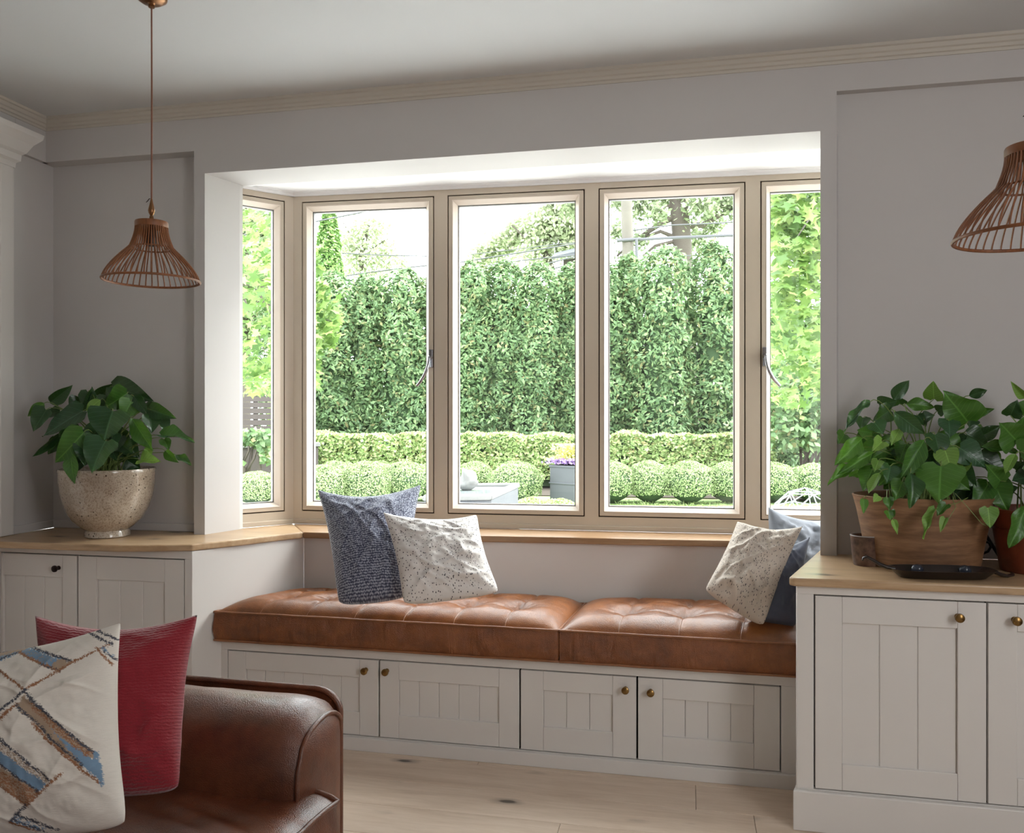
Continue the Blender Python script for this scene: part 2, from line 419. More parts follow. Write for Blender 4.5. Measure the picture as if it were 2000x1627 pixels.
# left base cabinet
YL = 2.79
lc = thing('base_cabinet', 'white painted base cabinet under the left oak worktop, below the speckled pot', 'cabinet', (-2.28, YL+.15, 0), 'painted base cabinets')
m = MB(); m.box(-2.70, -1.84, YL+.045, 3.10, .02, ZCT-.028); m.build('carcass', M_dark, lc)
zt = .704
xa, xb, xc, xd = -2.696, -2.344, -2.338, -1.872
face(lc, -2.70, -1.838, .10, ZCT-.027, [(xa-.002, xd+.003, .127, zt+.003)], YL)
m = MB(); m.box(-2.70, -1.838, YL-.012, YL+.02, 0, .10); m.build('plinth', M_cab, lc, .002)
door(lc, xa, xb, .13, zt, YL, .012, .088, .08, 3, PY(115, 1109, YL), M_bronze, .062)
door(lc, xc, xd, .13, zt, YL, .082, .088, .08, 3, None, None, .082)

# right base cabinet
YR = 2.612
rc = thing('base_cabinet', 'white painted base cabinet under the right oak worktop, below the wooden planter', 'cabinet', (.95, YR+.2, 0), 'painted base cabinets')
m = MB(); m.prism([(.36, YR+.045), (1.80, YR+.045), (1.80, 3.02), (.47, 3.02)], .02, ZCT-.028); m.build('carcass', M_dark, rc)
m = MB(); m.prism([(.3275, YR+.003), (.347, YR+.003), (.487, 3.10), (.467, 3.10)], .12, ZCT-.027); m.build('end_panel', M_cab, rc, .0015)
o = [(.3755, .8535, .1265, .7115), (.8535, 1.336, .1265, .7115)]
face(rc, .327, 1.80, .120, ZCT-.027, [(.3755, 1.336, .1235, .7125)], YR)
m = MB(); m.prism([(.314, YR-.014), (1.80, YR-.014), (1.80, YR+.03), (.345, YR+.03), (.425, 2.885), (.400, 2.885)], 0, .120); m.build('plinth', M_cab, rc, .003)
door(rc, .379, .8515, .1265, .7095, YR, .076, .078, .078, 3, PY(1870, 1204, YR))
door(rc, .8545, 1.332, .1265, .7095, YR, .076, .078, .078, 3, PY(1981, 1210, YR))

# window seat
YS = 2.89
sb = thing('window_seat', 'white painted built-in window seat with four low cupboard doors below the bay window', 'bench', (-.72, 3.05, 0))
m = MB(); m.prism([(-1.74,YS+.045),(.32,YS+.045),(.32,3.30),(-1.60,3.15)], .02, .376); m.build('carcass', M_dark, sb)
m = MB(); m.prism([(-1.80,YS-.002),(.392,YS-.002),(.45,3.05),(.55,3.37),(-1.57,3.19)], .365, .381); m.build('seat_board', M_cab, sb)
xs = [(-1.748,-1.1265),(-1.1225,-.5895),(-.5855,-.1715),(-.1675,.3085)]
face(sb, -1.81, .392, .048, .366, [(xs[0][0]-.002, xs[-1][1]+.003, .050, .3425)], YS)
m = MB(); m.box(-1.83, .385, YS-.016, YS+.02, 0, .048); m.build('plinth', M_cab, sb, .002)
kn = [(715,1308),(756,1310),(1222,1345),(1271,1350)]
for (a, b), n, k, wst in zip(xs, (6,5,3,4), kn, (.074,.074,.082,.084)):
    door(sb, a, b, .0525, .3395, YS, wst, .068, .086, n, PY(k[0], k[1], YS), None, wst)
# panels behind the cushions: splayed left side, short and long back boards
p0, p1, p2, p3 = Vector((-1.838, YL)), Vector((-1.585, 3.205)), Vector((-1.40, 3.222)), Vector((.62, 3.392))
def panel(name, a, b, z0, z1, th, parent):
    d = (b-a).normalized(); n = Vector((-d.y, d.x))
    m = MB(); m.prism([tuple(a), tuple(b), tuple(b+n*th), tuple(a+n*th)], z0, z1); return m.build(name, M_cab, parent, .0012, 1)
panel('side_panel', p0, p1, 0.0, ZCT-.027, .02, sb)
panel('back_panel', p1+Vector((.002,0)), p2, .38, ZCT-.027, .02, sb)
panel('back_panel', p2+Vector((.002,0)), p3, .38, ZCT-.027, .02, sb)
panel('side_panel', Vector((.62, 3.392)), Vector((.492, 3.11)), .0, ZCT-.027, .02, sb)

# worktops
def slab(poly, z0, z1, name, mat, parent):
    m = MB(); m.prism(poly, z0, z1); return m.build(name, mat, parent, .006, 3)
wt = thing('worktop', 'pale oak worktop on the left cabinet running on into the sill under the bay window', 'worktop', (-1.9, 3.0, ZCT-.026))
slab([(-2.715,3.098),(-2.715,2.697),(-2.42,2.700),(-2.116,2.712),(-1.99,2.742),(-1.838,2.790),(-1.72,2.955),(-1.645,3.085),(-1.578,3.185),tuple(A.xy+Vector((.0,-.002))),tuple((Lp+el*.0).xy+Vector((.006,-.008))),(-2.018,3.118),(-2.022,3.098)], ZCT-.026, ZCT, 'board', M_top, wt)
pts = [(-1.5775,3.186)]
for k in range(1, 9): pts.append((-1.5775+k*.27, 3.186+k*.27*.076+.004*math.sin(k*2.1)))
pts += [(.64, 3.40), (.66, 3.24), (Q.x-.02, 3.24), tuple(Q.xy+Vector((-.01,-.002))), tuple((B).xy+Vector((0,-.004))), tuple(A.xy+Vector((.002,-.002)))]
slab(pts, ZCT-.0262, ZCT-.0002, 'board', M_sill, wt)['label'] = 'browner oak sill board under the front windows'
wt2 = thing('worktop', 'oak worktop on the right cabinet carrying the wooden planter and black tray', 'worktop', (1.0, 2.8, ZCT-.026))
slab([(.303,2.604),(.316,2.590),(1.85,2.590),(1.85,3.066),(.655,3.066),(.655,3.235),(.635,3.39),(.552,3.385),(.468,3.135)], ZCT-.026, ZCT, 'board', M_top, wt2)

# tall bookcase end at the left edge
bk = thing('bookcase', 'tall white bookcase with flared cornice at left edge beside the niche', 'bookcase', (-2.85, 2.3, 0))
m = MB(); m.box(-2.99, -2.712, 1.4, 2.852, 0, 2.30); m.build('carcass', M_cab, bk, .002)
m = MB(); m.box(-2.713, -2.698, 2.792, 2.858, ZCT+.001, 2.30).box(-2.713, -2.698, 1.4, 2.69, .0, 2.30); m.build('stile', M_cab, bk, .004)
m = MB(); m.box(-2.7065, -2.7035, 2.845, 2.866, ZCT+.001, 2.30); m.build('edge_bead', M_cab, bk, .002)
cp = [(0,2.27),(-.006,2.27),(-.008,2.29),(-.020,2.30),(-.022,2.325),(-.034,2.335),(-.052,2.372),(-.076,2.400),(-.080,2.420),(0,2.420)]
m = MB()
loop = []
for o_, z in cp: loop.append((o_, z))
# cornice returned round the corner
def corner_sweep(m, prof, x, y0, y1):
    n = len(prof); vs = []
    for o_, z in prof: vs.append((x - o_, y0, z))
    for o_, z in prof: vs.append((x - o_, y1 - o_, z))
    for o_, z in prof: vs.append((x - .29, y1 - o_, z))
    m.add(vs, [(c*n+k, c*n+(k+1)%n, (c+1)*n+(k+1)%n, (c+1)*n+k) for c in range(2) for k in range(n)])
corner_sweep(m, cp, -2.700, 1.4, 2.856); m.build('cornice', M_cab, bk, fix=True)

# ------------------------------------------------------------------ leather bench cushions
def nz(p, s, o=0): return noise.noise(Vector((p[0]*s+o, p[1]*s-o, p[2]*s+o*2)))
def bench_cushion(label, quad, z0, z1, nx, ny, seed):
    """quad: front-left, front-right, back-right, back-left in plan"""
    root = thing('seat_cushion', label, 'cushion', ((quad[0][0]+quad[1][0])/2, (quad[0][1]+quad[2][1])/2, z0), 'leather bench cushions')
    q = [Vector(p) for p in quad]
    def pl(a, b): return (q[0]*(1-a)+q[1]*a)*(1-b) + (q[3]*(1-a)+q[2]*a)*b
    NX, NY = nx*18, ny*18
    rows = []
    for j in range(NY+1):
        r = []
        for i in range(NX+1):
            a, b = i/NX, j/NY; p = pl(a, b)
            ea = min(a, 1-a)*nx; eb = min(b, 1-b)*ny
            dome = .056*(1-(2*b-1)**4)**.75*(1-abs(2*a-1)**(nx*2.2))**.8
            fa, fb = a*nx, b*ny
            da, db = abs(fa-round(fa)), abs(fb-round(fb))
            ia, ib = round(fa), round(fb)
            crease_a = math.exp(-(da/.045)**2)*(0 if ia in (0, nx) else 1)
            crease_b = math.exp(-(db/.045)**2)*(0 if ib in (0, ny) else 1)
            dd = math.hypot(da, db)
            inner = 1 if (0 < ia < nx and 0 < ib < ny) else 0
            tuft = inner*(math.exp(-(dd/.30)**2)*.026 + math.exp(-(dd/.08)**2)*.008)
            # creases only between tufts and from tufts to the front and back
            ca = crease_a*.007
            cb = crease_b*.006*(1 if 1 <= fa <= nx-1 else .25)
            rad = 0
            if inner or dd < .5:
                th = math.atan2(fb-ib, fa-ia); rad = inner*.0030*math.sin(th*11+seed+ia*3)*math.exp(-((dd-.22)/.13)**2)
            edge = min(1, ea*2.2)*min(1, eb*2.2)
            wr = .0022*nz((p.x, p.y, 0), 9, seed)+.0010*nz((p.x*1.0, p.y*2.0, 0), 30, seed)
            z = z1 + dome - (tuft+ca+cb)*min(1, edge*1.5) + (rad+wr)*edge
            r.append((p.x, p.y, z))
        rows.append(r)
    m = MB(); m.grid(rows); t = m.build('top', M_tan, root, sm=180)
    # side band
    N = 260; per = []
    lens = [(q[(k+1)%4]-q[k]).length for k in range(4)]; tot = sum(lens)
    rr = .02
    def outline(n):
        out = []
        for k in range(4):
            c = int(n*lens[k]/tot)+1
            for i in range(c):
                a = i/c; p = q[k]*(1-a)+q[(k+1)%4]*a
                d = (q[(k+1)%4]-q[k]).normalized(); nn = Vector((d.y, -d.x)); out.append((p, nn, min(a, 1-a)*lens[k]))
        return out
    ol = outline(N); K = 8; band = []
    for i in range(K+1):
        h = i/K; z = z0 + (z1-z0)*h; r = []
        for p, nn, e in ol+[ol[0]]:
            bul = .010*math.sin(math.pi*h)
            f = .0060*nz((p.x*1.5+z*.9+p.y*1.5, 0, z*.25), 19, seed)*math.sin(math.pi*h)**.7 + .002*nz((p.x, p.y, z), 40, seed)
            x = p + nn*(bul+f); r.append((x.x, x.y, z))
        band.append(r)
    m = MB(); m.grid(band).add([(p.x, p.y, z0+.002) for p, nn, e in ol], [tuple(range(len(ol)-1,-1,-1))]); m.build('side_band', M_tanside, root, sm=180)
    for z in (z1, z0+.003):
        m = MB(); m.tube([(p.x+nn.x*.003, p.y+nn.y*.003, z+.0012*nz((p.x,p.y,z), 12, seed)) for p, nn, e in ol], .0046, 8, True); m.build('piping', M_piping, root, sm=60)
    # seam lines running from the tufts over the front edge
    for k in range(1, nx):
        s = MB()
        a = k/nx; pts = []
        for i in range(0, NY//ny*1+1):
            x, y, z = rows[i][k*18]; pts.append((x, y, z+.0006))
        s.tube(pts, .0016, 5); s.build('seam', M_piping, root, sm=60)
    bt = []
    for ia in range(1, nx):
        for ib in range(1, ny):
            x, y, z = rows[ib*18][ia*18]
            mm = MB(); mm.lathe([(.006,-.003),(.006,.0005),(.003,.0022),(.0005,.0026)], (x, y, z), 10); mm.build('button', M_tan, root, sm=60)
    return root
bench_cushion('longer tan leather tufted bench cushion, left one on the window seat', [(-1.787,2.862),(-.446,2.862),(-.405,3.292),(-1.575,3.198)], .3825, .4945, 7, 3, 1.3)
bench_cushion('shorter tan leather tufted bench cushion, right one on the window seat beside the right cabinet', [(-.438,2.862),(.384,2.862),(.490,3.365),(-.397,3.294)], .3825, .4945, 4, 3, 4.1)
# ------------------------------------------------------------------ pillows
def fabric(name, build):
    t = NT(name); build(t); return t.m
def uvn(t, sx, sy):
    u = t.n('UVMap'); mp = t.n('Mapping', {'Vector': u.outputs[0], 'Scale': (sx, sy, 1)}); return mp.outputs[0]
def weave(t, v, s):
    a = t.n('TexWave', {'Vector': v, 'Scale': s, 'Distortion': .6, 'Detail': 1.0}, bands_direction='X'); b = t.n('TexWave', {'Vector': v, 'Scale': s, 'Distortion': .6, 'Detail': 1.0}, bands_direction='Y')
    return t.mix(.5, a.outputs[0], b.outputs[0])
def f_navy(t):
    v = uvn(t, 62, 56); x = t.noise(uvn(t, 4, 4), 3, 3)
    v2 = t.n('MixRGB', {'Fac': .012, 'Color1': v, 'Color2': x.outputs['Color']})
    vo = t.n('TexVoronoi', {'Vector': v, 'Scale': 1.0, 'Randomness': .34})
    c = t.ramp(vo.outputs['Distance'], [(.26, srgb(178, 182, 196)), (.40, srgb(120,126,146)), (.52, srgb(50, 54, 78))])
    t.set(Base_Color=c, Roughness=.85); t.b.inputs['Sheen Weight'].default_value = .3
    inv = t.n('Math', {0: 1.0, 1: vo.outputs['Distance']}, operation='SUBTRACT'); t.bump(inv.outputs[0], .5, .004)
def f_speck(base):
    def f(t):
        v = uvn(t, 46, 36); vo = t.n('TexVoronoi', {'Vector': v, 'Scale': 1.0, 'Randomness': 1.0})
        k = t.ramp(vo.outputs['Distance'], [(.20, g(1)), (.28, g(0))])
        n1 = t.noise(uvn(t, 6, 6), 4, 2); kk = t.n('Math', {0: k, 1: t.ramp(vo.outputs['Color'], [(.15, g(0)), (.25, g(1))])}, operation='MULTIPLY')
        c = t.mix(kk.outputs[0], base, srgb(58, 54, 62))
        t.set(Base_Color=c, Roughness=.85); t.bump(weave(t, uvn(t, 1, 1), 260), .12, .001)
    return f
def f_plain(c1, c2):
    def f(t):
        n1 = t.noise(uvn(t, 3, 90), 3, 3); n2 = t.noise(uvn(t, 90, 3), 3, 3)
        t.set(Base_Color=t.mix(t.mix(.5, n1.outputs[0], n2.outputs[0]), c1, c2), Roughness=.75); t.bump(weave(t, uvn(t, 1, 1), 240), .15, .001)
        t.b.inputs['Sheen Weight'].default_value = .25
    return f
def f_red(t):
    n1 = t.noise(uvn(t, 30, 170), 3, 3); n2 = t.noise(uvn(t, 110, 110), 5, 1)
    c = t.mix(n1.outputs[0], srgb(98, 11, 24), srgb(158, 26, 42)); k = t.ramp(n2.outputs[0], [(.72, g(0)), (.78, g(1))])
    c = t.mix(t.n('Math', {0: k, 1: .5}, operation='MULTIPLY').outputs[0], c, srgb(214, 130, 120))
    w = t.n('TexWave', {'Vector': uvn(t, 1, 1), 'Scale': 17, 'Distortion': 5.0, 'Detail': 3, 'Detail Scale': 2}, bands_direction='Y')
    t.set(Base_Color=c, Roughness=.9); t.bump(w.outputs[0], .35, .005); t.b.inputs['Sheen Weight'].default_value = .3
def f_print(t):
    a = t.n('VertexColor', layer_name='print'); n1 = t.noise(uvn(t, 14, 190), 2, 3)
    c = t.mix(t.n('Math', {0: n1.outputs[0], 1: .30}, operation='MULTIPLY').outputs[0], a.outputs[0], srgb(140, 128, 114))
    n2 = t.noise(uvn(t, 60, 150), 5, 1); k = t.ramp(n2.outputs[0], [(.70, g(0)), (.75, g(1))])
    c = t.mix(t.n('Math', {0: k, 1: .45}, operation='MULTIPLY').outputs[0], c, srgb(96, 84, 74))
    t.set(Base_Color=c, Roughness=.9); t.bump(n1.outputs[0], .25, .003)
M_navy = fabric('navy_knobbly_weave', f_navy); M_speck = fabric('speckled_cotton', f_speck(srgb(230, 226, 223)))
M_speck2 = fabric('speckled_linen', f_speck(srgb(204, 192, 180)))
M_blue = fabric('blue_grey_linen', f_plain(srgb(112, 117, 128), srgb(140, 145, 155))); M_dblue = fabric('slate_linen', f_plain(srgb(66, 72, 90), srgb(96, 102, 120)))
M_red = fabric('red_wool', f_red); M_print = fabric('printed_wool', f_print)

def pillow(name, label, mat, c, thick, pinch=.07, N=44, seed=1.0, wr=1.0, front_bias=.62, paint_px=None, sag=0.0, group='scatter pillows on the window seat', cat='pillow', N2=None, dip=.06):
    """c: the four corners tl, tr, br, bl in space, seen from the front"""
    tl, tr, br, bl = [Vector(p) for p in c]
    n = ((tr-bl).cross(tl-br)).normalized()        # towards the viewer
    ctr = (tl+tr+br+bl)/4
    if n.dot(Vector((0,0,H))-ctr) < 0: n = -n
    up = (tl+tr-bl-br).normalized()
    NN = N2 or N; AB = []
    def surf(sgn):
        rows = []
        for j in range(NN+1):
            t = 1-2*j/NN; r = []
            for i in range(NN+1):
                s = -1+2*i/NN
                ps = s*(1-pinch*(1-abs(t)**2.2)); pt = t*(1-pinch*(1-abs(s)**2.2))
                pt -= dip*2*max(0, t)**1.5*(1-abs(s)**2.0)
                if t < 0:
                    kk_ = 1-.055*(abs(s)*abs(t))**7; lo = (-t)**2; pt = (t*(1-pinch*(1-abs(s)**2.2)*(1-lo)) - .030*lo*(1-s*s))*kk_; ps *= kk_
                else:
                    kk_ = 1-.020*(abs(s)*abs(t))**10; ps *= kk_; pt *= kk_
                a, b = (ps+1)/2, (1-pt)/2
                AB.append((a, 1-b))
                p = (tl*(1-a)+tr*a)*(1-b) + (bl*(1-a)+br*a)*b
                e = max(0, (1-s*s))*max(0, (1-t*t)); prof = e**.52
                # heavier towards the bottom
                prof *= 1+sag*(-t)*.5
                th = thick*(front_bias if sgn > 0 else 1-front_bias)
                q = (s*2.2, t*2.2, seed*3.1)
                w = wr*(.010*nz(q, 1.6, seed) + .006*nz((s*3+t*1.5, t*4-s, seed), 2.0, seed*2) + .0028*nz((s*9, t*7, seed), 2.0, seed))
                # folds that fan out from the corners
                for cs, ctt in ((-1,1),(1,1),(1,-1),(-1,-1)):
                    dx, dy = s-cs, t-ctt; rd = math.hypot(dx, dy); an = math.atan2(dy*ctt, dx*cs)
                    w += wr*.0065*math.sin(an*9+seed*(cs+2*ctt)+1.7*rd)*math.exp(-((rd-.45)/.30)**2)
                n1_ = nz((s*.5+t*.6, (t-s*.7)*1.7, seed), 1.2, seed*1.7); n2_ = nz((s*.5-t*.9, (t+s*.8)*2.1, seed), 1.2, seed*2.3)
                w += wr*(.013*max(0, 1-abs(n1_)*4.5)**1.6 + .009*max(0, 1-abs(n2_)*5)**1.6)
                w *= min(1, e*2.2)
                p = p + n*sgn*(th*prof + w) + n*(.006*nz((s, t, seed), 1.3, 7))
                r.append(p)
            rows.append(r)
        return rows
    f = surf(1); ABf = list(AB); b = surf(-1)
    M_ = NN+1
    vs = [p for r in f for p in r]; idx = {}
    fs = [(j*M_+i, (j+1)*M_+i, (j+1)*M_+i+1, j*M_+i+1) for j in range(NN) for i in range(NN)]
    uv = [(i/NN, 1-j/NN) for j in range(M_) for i in range(M_)]
    bmap = {}
    for j in range(M_):
        for i in range(M_):
            if i in (0, NN) or j in (0, NN): bmap[(j,i)] = j*M_+i
            else: bmap[(j,i)] = len(vs); vs.append(b[j][i]); uv.append((i/NN, 1-j/NN)); ABf.append(ABf[j*M_+i])
    for j in range(NN):
        for i in range(NN): fs.append((bmap[(j,i)], bmap[(j,i+1)], bmap[(j+1,i+1)], bmap[(j+1,i)]))
    org = (bl+br)/2
    me = fast_mesh(name, [tuple(p-org) for p in vs], fs)
    ul = me.uv_layers.new(name='UVMap'); vi = np.empty(len(me.loops), np.int32); me.loops.foreach_get('vertex_index', vi)
    ul.data.foreach_set('uv', np.array(uv, np.float32)[vi].ravel())
    if paint_px is not None:
        ca = me.color_attributes.new('print', 'FLOAT_COLOR', 'POINT'); ca.data.foreach_set('color', paint_px(np.array(ABf)).astype(np.float32).ravel())
    me.materials.append(mat); me.shade_smooth()
    o = bpy.data.objects.new(name, me); COL.objects.link(o); o.location = org; ORG[o.name] = org
    return tag(o, label, cat, group)

pillow('pillow', 'large navy pillow in knobbly dotted weave leaning on the left of the window seat', M_navy,
       [P(618,954,3.19), P(824,944,3.26), P(800,1166,2.99), P(660,1182,2.985)], .19, .085, 60, 1.7, .7, .6, dip=.07)
pillow('pillow', 'white speckled lumbar pillow in front of the navy pillow', M_speck,
       [P(747,999,3.00), P(932,1004,3.06), P(978,1158,2.94), P(786,1182,2.875)], .15, .08, 60, 2.9, 1.0, .6, dip=.05)
pillow('pillow', 'pale blue linen pillow at the right end of the seat under the fourth window', M_blue,
       [P(1499,988,3.17), P(1648,1008,3.22), P(1650,1200,3.06), P(1494,1200,3.04)], .14, .06, 40, 4.3, 1.0, .55, dip=.06)
pillow('pillow', 'dark slate blue pillow between the speckled pillow and the pale blue one', M_dblue,
       [P(1468,1060,2.98), P(1583,1047,2.95), P(1556,1226,2.81), P(1440,1200,2.84)], .13, .07, 40, 5.1, 1.0, .55)
pillow('pillow', 'beige speckled square pillow at the right end in front of the blue pillows', M_speck2,
       [P(1440,1018,2.955), P(1569,1027,2.90), P(1492,1226,2.745), P(1374,1152,2.83)], .17, .075, 60, 6.6, 1.1, .6, dip=.05)

# print of the foreground pillow, laid out in the pillow's own plane
def print_colors(uv):
    # design coordinates: x grows right, y grows down, the visible right part spans about x 0..280
    W = np.array([[-196., 1272.], [240., 1214.], [254., 1612.], [-180., 1650.]])
    a = uv[:,0:1]; b = 1-uv[:,1:2]
    px = (W[0]*(1-a)+W[1]*a)*(1-b) + (W[3]*(1-a)+W[2]*a)*b
    X = px[:,0]*3.721; Y = (px[:,1]-1190)*3.721
    base = np.array(srgb(220, 213, 204)); out = np.tile(base, (len(uv), 1))
    rng = np.random.default_rng(3); jit = rng.normal(0, 1, len(uv))
    navy, blue, brown, taupe = srgb(46, 54, 72), srgb(104, 138, 168), srgb(142, 92, 58), srgb(160, 138, 118)
    def quad(pts, col, soft=5.0, p=1.0):
        ins = np.full(len(uv), 1e9); n = len(pts)
        ar = sum(pts[i][0]*pts[(i+1)%n][1]-pts[(i+1)%n][0]*pts[i][1] for i in range(n)); sg = 1 if ar > 0 else -1
        for i in range(n):
            (x0,y0),(x1,y1) = pts[i], pts[(i+1)%n]; L = math.hypot(x1-x0, y1-y0)
            d = sg*((x1-x0)*(Y-y0)-(y1-y0)*(X-x0))/L; ins = np.minimum(ins, d)
        m = (ins + jit*soft > 0) & (rng.random(len(uv)) < p); out[m] = col
    def line(x0, y0, x1, y1, wd, col, p=.92, soft=4.0):
        L2 = (x1-x0)**2+(y1-y0)**2; t = np.clip(((X-x0)*(x1-x0)+(Y-y0)*(y1-y0))/L2, 0, 1)
        d = np.hypot(X-x0-t*(x1-x0), Y-y0-t*(y1-y0)); m = (d + jit*soft < wd) & (rng.random(len(uv)) < p); out[m] = col
    quad([(0,330),(190,255),(215,300),(0,440)], taupe); quad([(-40,400),(180,318),(190,345),(-20,455)], blue, p=.85)
    quad([(200,285),(600,410),(530,480),(190,320)], taupe); quad([(230,280),(520,385),(470,440),(200,318)], blue, p=.85)
    line(-60,355,190,258,9,navy); line(190,258,600,400,9,navy); line(-40,460,185,322,9,navy); line(195,325,535,475,9,brown); line(400,420,540,475,7,navy,.6)
    line(60,420,345,610,9,brown); line(345,605,620,400,8,brown); line(610,410,830,270,8,brown)
    line(660,175,840,270,9,navy); line(720,160,860,230,10,navy); line(750,300,840,420,7,brown); line(790,300,840,370,9,blue); line(800,330,850,380,7,navy)
    line(345,610,190,770,10,navy); line(190,770,0,945,9,navy); line(185,790,0,960,10,taupe); line(300,715,60,950,10,taupe); line(305,710,0,1010,10,brown); line(130,890,0,1030,8,navy,.7)
    quad([(345,640),(780,1060),(700,1150),(310,720)], taupe); quad([(430,800),(800,1130),(800,1280),(700,1130)], blue); quad([(400,690),(760,1060),(720,1070),(400,740)], brown,p=.6)
    line(350,625,770,1060,9,navy); line(310,715,700,1130,10,navy,.8); line(400,840,790,1260,10,brown); line(770,1050,800,1270,12,blue)
    quad([(200,940),(500,1220),(420,1300),(130,1070)], taupe, p=.5); quad([(190,1010),(470,1250),(420,1310),(150,1070)], blue)
    quad([(120,1070),(420,1310),(320,1400),(20,1100)], taupe); quad([(180,1150),(420,1310),(330,1390),(120,1180)], brown, p=.55)
    line(200,935,505,1225,11,navy,.75); line(140,1070,425,1310,8,navy); line(20,1105,320,1395,10,brown); line(330,1395,575,1185,8,brown); line(30,1090,140,1065,8,brown)
    line(320,1390,180,1515,9,navy); line(180,1520,330,1580,9,brown); line(230,1460,470,1580,12,navy,.8); quad([(230,1470),(400,1560),(340,1580),(190,1510)], blue, p=.5); line(200,1500,380,1590,9,navy,.6)
    # the part that lies left of the picture carries the same lattice on
    line(-300,700,60,420,9,brown); line(-300,900,0,1100,9,brown); line(-420,560,-60,355,9,navy); line(-500,1200,0,960,9,navy)
    return out
pillow('pillow', 'cream woven pillow with blue and brown lattice stripes at front of the sofa', M_print,
       [P(-196,1276,1.52), P(240,1213,1.575), P(255,1616,1.455), P(-180,1650,1.43)], .17, .085, 44, 8.2, .55, .6, print_colors, group='pillows on the brown sofa', N2=250, dip=.03)
pillow('pillow', 'dark red ribbed wool pillow leaning on the sofa arm behind the cream pillow', M_red,
       [P(66,1200,1.70), P(388,1198,1.70), P(352,1546,1.59), P(96,1556,1.59)], .16, .085, 60, 9.4, .7, .6, group='pillows on the brown sofa', dip=.05)

# ------------------------------------------------------------------ leather sofa
sf = thing('sofa', 'brown leather sofa with low rounded arm in the lower left foreground', 'sofa', (-1.2, 1.3, 0))
ZS = .45
# arm pad: cross sections in the plane across the arm, swept along it and rounded at the front end
def arm_prof(k, n=26):
    # closed profile (y, z): inner face, rounded top, outer face
    pts = []
    yi, yo, zb, zt, rb = 1.592, 1.822, .26, .612, .070
    for i in range(n):
        a = i/(n-1)
        if a < .35: t = a/.35; pts.append((yi + .012*math.cos(t*math.pi*.9) - .016*math.sin(t*math.pi), zb+(zt-rb-zb)*t))
        elif a < .75:
            t = (a-.35)/.4*math.pi; pts.append(((yi+yo)/2-(yo-yi)/2*math.cos(t)*1.0, zt-rb+rb*math.sin(t)**.85))
        else: t = (a-.75)/.25; pts.append((yo, (zt-rb)*(1-t)+zb*t))
    return pts
XE = -.802
m = MB(); rows = []; nxs = 60
for i in range(nxs+1):
    a = i/nxs; x = -2.25 + (XE+.0+2.25)*a
    d = max(0.0, (x-(XE-.085))/.085)
    k = 1-math.sqrt(max(0, 1-d*d)) if d > 0 else 0
    r = []
    for (y, z) in arm_prof(0):
        zz = z - .036*k*max(0, (z-.42)/.18); yy = y + (1.707-y)*.10*k
        wv = .0035*nz((x*1.0, y, z), 9, 2)+.0015*nz((x*2, y, z), 26, 5)
        if y < 1.68: yy += wv
        else: zz += wv
        r.append((x, yy, zz))
    rows.append(r)
m.grid(rows); m.build('arm', M_brown, sf, sm=180, fix=True)
# arm front panel with its piping
fr = rows[-1]
frc = list(fr) + [(fr[-1][0], fr[-1][1]*(1-k/6)+fr[0][1]*k/6, fr[0][2]) for k in range(1, 7)]
m = MB(); c0 = Vector((XE, 1.707, .48)); rr_ = []
for s_ in (1.0, .93, .7, .35, .001):
    r = []
    for (x, y, z) in frc:
        p = Vector((x, y, z)); q_ = c0 + (p-c0)*s_; q_.x = XE + .020*(1-s_**3) + .004*nz((q_.y, q_.z, 0), 16, 3)*(1-s_); r.append(q_)
    rr_.append(r)
m.grid(rr_); m.build('arm_front', M_brown, sf, sm=180, fix=True)
m = MB(); m.tube([Vector(p)+Vector((.003, -.001, .001)) for p in fr], .0052, 8); m.build('piping', M_pipe2, sf, sm=60)
# thin outer panel that stands a little proud, with a welt round its edge
def out_panel(y):
    pts = [(-2.25, .10), (-2.25, .598)]
    for i in range(15):
        t = i/14*math.pi/2; pts.append((-.880+.066*math.sin(t), .535+.058*math.cos(t)))
    return pts + [(-.815, .46), (-.820, .10)]
op = out_panel(0)
m = MB(); n = len(op)
m.add([(x, 1.836, z) for x, z in op]+[(x, 1.862, z) for x, z in op], [tuple(range(n)), tuple(range(2*n-1, n-1, -1))]+[(i, n+i, n+(i+1)%n, (i+1)%n) for i in range(n)])
m.build('arm_side', M_brown, sf, .006, 3, sm=40, fix=True)
m = MB(); m.tube([(x, 1.838, z) for x, z in op[1:]], .0075, 8); m.build('piping', M_pipe2, sf, sm=60)
# seat cushion: top grid with creases, front and end bands
def fx(y): return -.738 - .022*(1.64-y)/.15*.35
def seat_z(x, y):
    e = max(0, fx(y)-x); f = max(0, 1.645-y)
    z = ZS - .020*math.exp(-e/.03) - .012*math.exp(-f/.05)
    d = math.hypot((x+.98)*.8, (y-1.40))
    z += .0045*math.sin((y*1.0+.35*x)*95+2*nz((x,y,0),6,1))*math.exp(-((x+.93)/.16)**2-((y-1.475)/.07)**2)
    z += .003*math.sin((y*.55+.8*x)*60)*math.exp(-((x+1.1)/.14)**2-((y-1.50)/.06)**2)
    return z + .005*nz((x, y, 0), 5, 3)+.0018*nz((x, y, 0), 18, 8)
rows = []
for j in range(100):
    y = .55 + (1.648-.55)*j/99; r = []
    for i in range(101):
        a = i/100; x = -2.25 + (fx(y)+2.25)*a; r.append((x, y, seat_z(x, y)))
    rows.append(r)
m = MB(); m.grid(rows); m.build('seat', M_brown, sf, sm=180)
edge = [rows[j][100] for j in range(100)] + [rows[99][i] for i in range(99, 60, -1)]
